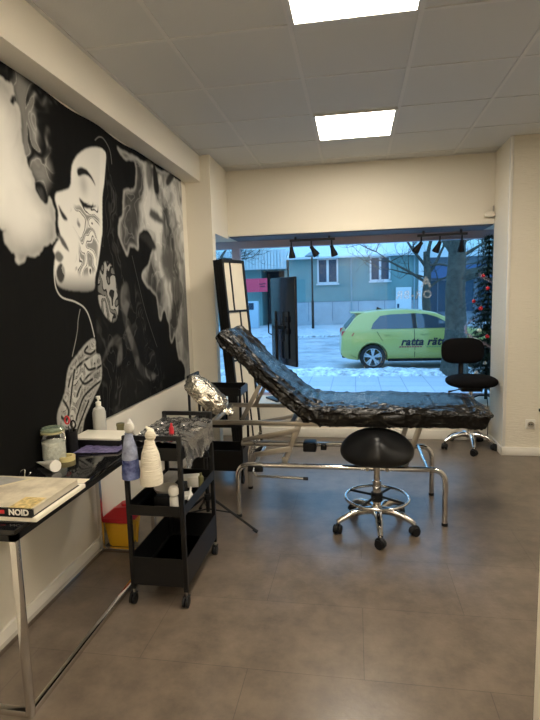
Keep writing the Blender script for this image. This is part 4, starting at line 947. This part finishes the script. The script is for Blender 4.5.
bare_tree(2.95, 22., .20, 3.6, 'thinner bare tree behind the green car, left of the thick trunk', 11, [(2.3, -.9, 0, .55, 2.6, .07), (2.6, .8, .2, .8, 2.4, .08), (2.0, .9, -.1, .6, 1.8, .06), (2.9, -.6, .2, .6, 2.8, .07), (3.2, .1, 0, 1, 1.6, .1), (2.5, -1, .1, .15, 2.2, .045), (3.0, 1, .1, .1, 3., .05)])
bare_tree(-6.9, 26., .16, 4.0, 'slender bare tree at the far left of the street behind the folding screen', 17, [(3.3, 1, -.1, .35, 1.8, .05), (3.7, .9, .1, .2, 1.9, .05), (3.0, -.6, .2, .9, 2.2, .06), (4.0, .4, 0, 1, 1.4, .07), (4.0, 1, .0, .05, 2.0, .04)])

# ---------------- green car
CARX, CARY = -.35, 13.60
LIME = mat('lime_paint', (.45, .43, .115), .28, spec=.5, coat=.6)
cz = [(.18, .74), (.28, .83), (.45, .885), (.62, .895), (.80, .88), (.95, .855), (1.02, .83), (1.2, .735), (1.36, .64), (1.50, .55)]
zt = [(0, .56), (.02, .86), (.10, .99), (.22, 1.13), (.36, 1.31), (.44, 1.385), (.60, 1.43), (.95, 1.465), (1.5, 1.478), (2.0, 1.45), (2.35, 1.385), (2.75, 1.20), (3.10, 1.01), (3.5, .945), (3.95, .84), (4.18, .72), (4.28, .52)]
zb = [(0, .36), (.15, .27), (.6, .20), (3.6, .20), (4.1, .22), (4.28, .34)]
wf_ = [(0, .80), (.06, .90), (.25, .965), (.7, 1), (3.3, 1), (3.8, .95), (4.1, .86), (4.28, .66)]
def li(T, x): return float(np.interp(x, [a for a, _ in T], [b for _, b in T]))
def carw(x, z): return li(cz, z) * li(wf_, x)
cb = MB(); rs = []
xs = sorted(set([0, .01, .02, .05] + [4.28 * i / 90 for i in range(91)]))
for x in xs:
    a, b = li(zb, x), li(zt, x); half = []
    half.append((0, a)); half.append((.6 * carw(x, a + .02), a))
    for z in (.22, .30, .38, .46, .54, .62, .70, .78, .86, .92, .965, 1.0, 1.05, 1.12, 1.2, 1.28, 1.36, 1.42):
        zz = min(max(z, a + .01), b - .018); half.append((carw(x, zz), zz))
    ww = carw(x, b - .018)
    half += [(ww * .97, b - .008), (ww * .85, b), (ww * .5, b + .012), (0, b + .016)]
    ring = [Vector((CARX + x, CARY - y, G + z)) for y, z in half] + [Vector((CARX + x, CARY + y, G + z)) for y, z in half[-2:0:-1]]
    rs.append(ring)
cb.rings(rs)
car = thing('car', 'lime green hatchback with dark lettering on its door parked outside the window', 'car', (CARX + 2.14, CARY, G))
body = cb.build('body', LIME, car, ang=32)
WX = (.78, 3.40); WR = .318
for wx in WX:
    for s in (-1, 1):
        cu = MB().cyl((CARX + wx, CARY + s * .62, G + .315), (CARX + wx, CARY + s * 1.1, G + .315), .365, n=40).build('cutter', BLACK, car)
        bm_ = body.modifiers.new('cut', 'BOOLEAN'); bm_.object = cu; bm_.operation = 'DIFFERENCE'; bm_.solver = 'EXACT'
        dg = bpy.context.evaluated_depsgraph_get(); nm_ = bpy.data.meshes.new_from_object(body.evaluated_get(dg)); body.modifiers.clear(); old = body.data; body.data = nm_; bpy.data.meshes.remove(old)
        cm = cu.data; bpy.data.objects.remove(cu); bpy.data.meshes.remove(cm)
body.data.name = 'body'
if not body.data.materials: body.data.materials.append(LIME)
TYRE = mat('tyre_rubber', (.012, .012, .013), .8); ALLOY = mat('alloy_wheel', (.55, .57, .6), .3, .8)
for wx in WX:
    for s in (-1, 1):
        c = Vector((CARX + wx, CARY + s * .765, G + WR - .005)); Mw = Matrix.Translation(c) @ Matrix.Rotation(-s * PI / 2, 4, 'X')
        w_ = MB().lathe([(.225, -.09), (.30, -.095), (WR, -.07), (WR, .07), (.30, .095), (.225, .09), (.22, .0)], mtx=Mw, n=40, cap=False).build('tyre', TYRE, car)
        rm = MB().lathe([(.228, .085), (.215, .088), (.205, .06), (.20, -.05)], mtx=Mw, n=36, cap=False).lathe([(.001, .075), (.05, .072), (.055, .05), (.001, .05)], mtx=Mw, n=18)
        for k in range(5):
            a = 2 * PI * k / 5 + .3
            for da in (-.17, .17):
                rm.prism([Mw @ Vector((.04 * math.cos(a + q) , .04 * math.sin(a + q), .066)) for q in (-.5, .5)] + [Mw @ Vector((.212 * math.cos(a + da + q), .212 * math.sin(a + da + q), .074)) for q in (.1, -.1)], Mw.to_3x3() @ Vector((0, 0, -.02)))
        rm.build('rim', ALLOY, w_)
        MB().cyl(Mw @ Vector((0, 0, .0)), Mw @ Vector((0, 0, .02)), .15, n=24).build('brake_disc', mat('brake_dark', (.05, .05, .055), .5, .5), w_)
def side_patch(name, poly, m_, off=.006, s=-1, th=.01, parent=None):
    P = [Vector((CARX + x, CARY + s * (carw(x, z) + off), G + z)) for x, z in poly]
    b = MB(); return b.prism(P, (0, -s * th, 0)).build(name, m_, parent or car, smooth=False)
def dens(poly, n=6):
    out = []
    for i in range(len(poly)):
        a, b = poly[i], poly[(i + 1) % len(poly)]
        out += [(a[0] + (b[0] - a[0]) * k / n, a[1] + (b[1] - a[1]) * k / n) for k in range(n)]
    return out
CG = mat('car_glass', (.03, .055, .075), .05, spec=.8)
for s in (-1, 1):
    side_patch('side_window', dens([(.74, 1.02), (.80, 1.16), (.98, 1.335), (1.22, 1.365), (1.74, 1.38), (1.76, 1.02)], 1), CG, .012, s)
    side_patch('side_window', dens([(1.86, 1.02), (1.85, 1.38), (2.12, 1.355), (2.36, 1.28), (2.72, 1.07), (2.74, 1.02)], 1), CG, .012, s)
    side_patch('window_pillar', [(1.755, 1.02), (1.745, 1.38), (1.845, 1.38), (1.855, 1.02)], BLACKP, .011, s)
    for pl_ in ([(1.80, .30), (1.79, .99)], [(1.02, .72), (.88, .96)], [(2.86, .30), (2.90, .98)]):
        (xa, za), (xb, zb_) = pl_
        for q in range(6):
            t0, t1 = q / 6, (q + 1) / 6
            side_patch('door_seam', [(xa + (xb - xa) * t0 - .006, za + (zb_ - za) * t0), (xa + (xb - xa) * t0 + .006, za + (zb_ - za) * t0), (xa + (xb - xa) * t1 + .006, za + (zb_ - za) * t1), (xa + (xb - xa) * t1 - .006, za + (zb_ - za) * t1)], BLACKP, .004, s, .008)
    for x in (1.14, 2.04): side_patch('door_handle', [(x - .1, .875), (x - .1, .905), (x + .1, .91), (x + .1, .88)], LIME, .026, s, .03)
    side_patch('tail_lamp', [(.012, .86), (.03, .97), (.10, .975), (.33, .93), (.28, .855)], RED, .010, s, .06)
    side_patch('sill_trim', [(1.16, .20), (1.16, .27), (3.02, .27), (3.02, .20)], BLACKP, .02, s, .05)
    side_patch('rear_bumper_trim', [(.03, .30), (.0, .42), (.25, .38), (.38, .30)], BLACKP, .008, s, .05)
    mr = MB().ball((CARX + 2.62, CARY + s * (carw(2.62, 1.05) + .10), G + 1.08), .1, 16, 10, sc=(.7, 1., .75)).build('wing_mirror', LIME, car)
def hatch(x, off): # point on the sloping tail, pushed outwards
    return CARX + x - off, G + li(zt, x) + off * .7
(x0, z0_), (x1, z1_) = hatch(.125, .012), hatch(.40, .012)
MB().prism([(x0, CARY - .66, z0_), (x0, CARY + .66, z0_), (x1, CARY + .53, z1_), (x1, CARY - .53, z1_)], (.02, 0, -.012)).build('rear_window', CG, car, smooth=False)
MB().box(CARX + .27, CARX + .62, CARY - .56, CARY + .56, G + 1.405, G + 1.435, .012).build('roof_spoiler', LIME, car)
MB().prism([(CARX + .95, CARY - .02, G + 1.48), (CARX + 1.12, CARY - .02, G + 1.48), (CARX + .97, CARY - .02, G + 1.55)], (0, .04, 0)).build('roof_antenna', BLACKP, car, smooth=False)
(x0, z0_), (x1, z1_) = (CARX + 2.42, G + 1.375), (CARX + 3.02, G + 1.06)
MB().prism([(x0, CARY - .56, z0_), (x0, CARY + .56, z0_), (x1, CARY + .70, z1_), (x1, CARY - .70, z1_)], (-.01, 0, -.02)).build('windscreen', CG, car, smooth=False)
INK = mat('lettering_ink', (.012, .013, .03), .5)
ty = CARY - .898
rt = Matrix.Rotation(PI / 2, 4, 'X')
text_mesh('lettering', 'ratta rätt', .265, INK, car, Matrix.Translation((CARX + 1.98, ty, G + .69)) @ rt, shear=.28, bold=.008, depth=.004, space=1.06)
sl = MB()
for k in range(9): sl.box(CARX + 1.42 + k * .062, CARX + 1.42 + k * .062 + .045, ty - .004, ty + .02, G + .555, G + .585)
sl.build('strapline', mat('strap_red', (.30, .03, .05), .5), car, smooth=False)
sl = MB()
for k in range(9): sl.box(CARX + 2.08 + k * .06, CARX + 2.08 + k * .06 + .04, ty - .004, ty + .02, G + .555, G + .58)
sl.build('strapline', mat('strap_green', (.15, .30, .12), .5), car, smooth=False)

ang = math.radians(3.5); pv = Vector((.38, 12.72, G)); Rz = Matrix.Rotation(ang, 3, 'Z')
car.location = pv + Rz @ (Vector(car.location) - pv); car.rotation_euler = (0, 0, ang)
# ================================================================== LIGHT, CAMERA
w = bpy.data.worlds.new('overcast_sky'); scene.world = w; w.use_nodes = True
nt = w.node_tree; bg = nt.nodes['Background']
tc = nt.nodes.new('ShaderNodeTexCoord'); sp = nt.nodes.new('ShaderNodeSeparateXYZ'); rp = nt.nodes.new('ShaderNodeValToRGB')
nt.links.new(tc.outputs['Generated'], sp.inputs[0]); nt.links.new(sp.outputs['Z'], rp.inputs['Fac']); nt.links.new(rp.outputs['Color'], bg.inputs['Color'])
rp.color_ramp.elements[0].color = (.125, .33, .50, 1); rp.color_ramp.elements[1].color = (.40, .82, 1.42, 1)
rp.color_ramp.elements[0].position = 0; rp.color_ramp.elements[1].position = .8
bg.inputs['Strength'].default_value = 1.06
cam = bpy.data.cameras.new('camera'); co_ = bpy.data.objects.new('camera', cam); COL.objects.link(co_); scene.camera = co_
yw, pt, rl = .16946, -.12349, -.0278
Fv = Vector((-math.sin(yw) * math.cos(pt), math.cos(yw) * math.cos(pt), math.sin(pt)))
r0 = Vector((math.cos(yw), math.sin(yw), 0)); u0 = r0.cross(Fv)
Rv = math.cos(rl) * r0 + math.sin(rl) * u0; Uv = -math.sin(rl) * r0 + math.cos(rl) * u0
co_.matrix_world = Matrix(((Rv.x, Uv.x, -Fv.x, 0), (Rv.y, Uv.y, -Fv.y, 0), (Rv.z, Uv.z, -Fv.z, 1.45), (0, 0, 0, 1)))
cam.sensor_fit = 'AUTO'; cam.sensor_width = 36; cam.lens = 36 * 503.41 / 720; cam.clip_start = .05; cam.clip_end = 300
vs = scene.view_settings; vs.view_transform = 'Standard'; vs.look = 'None'; vs.exposure = 1.02; vs.gamma = 1
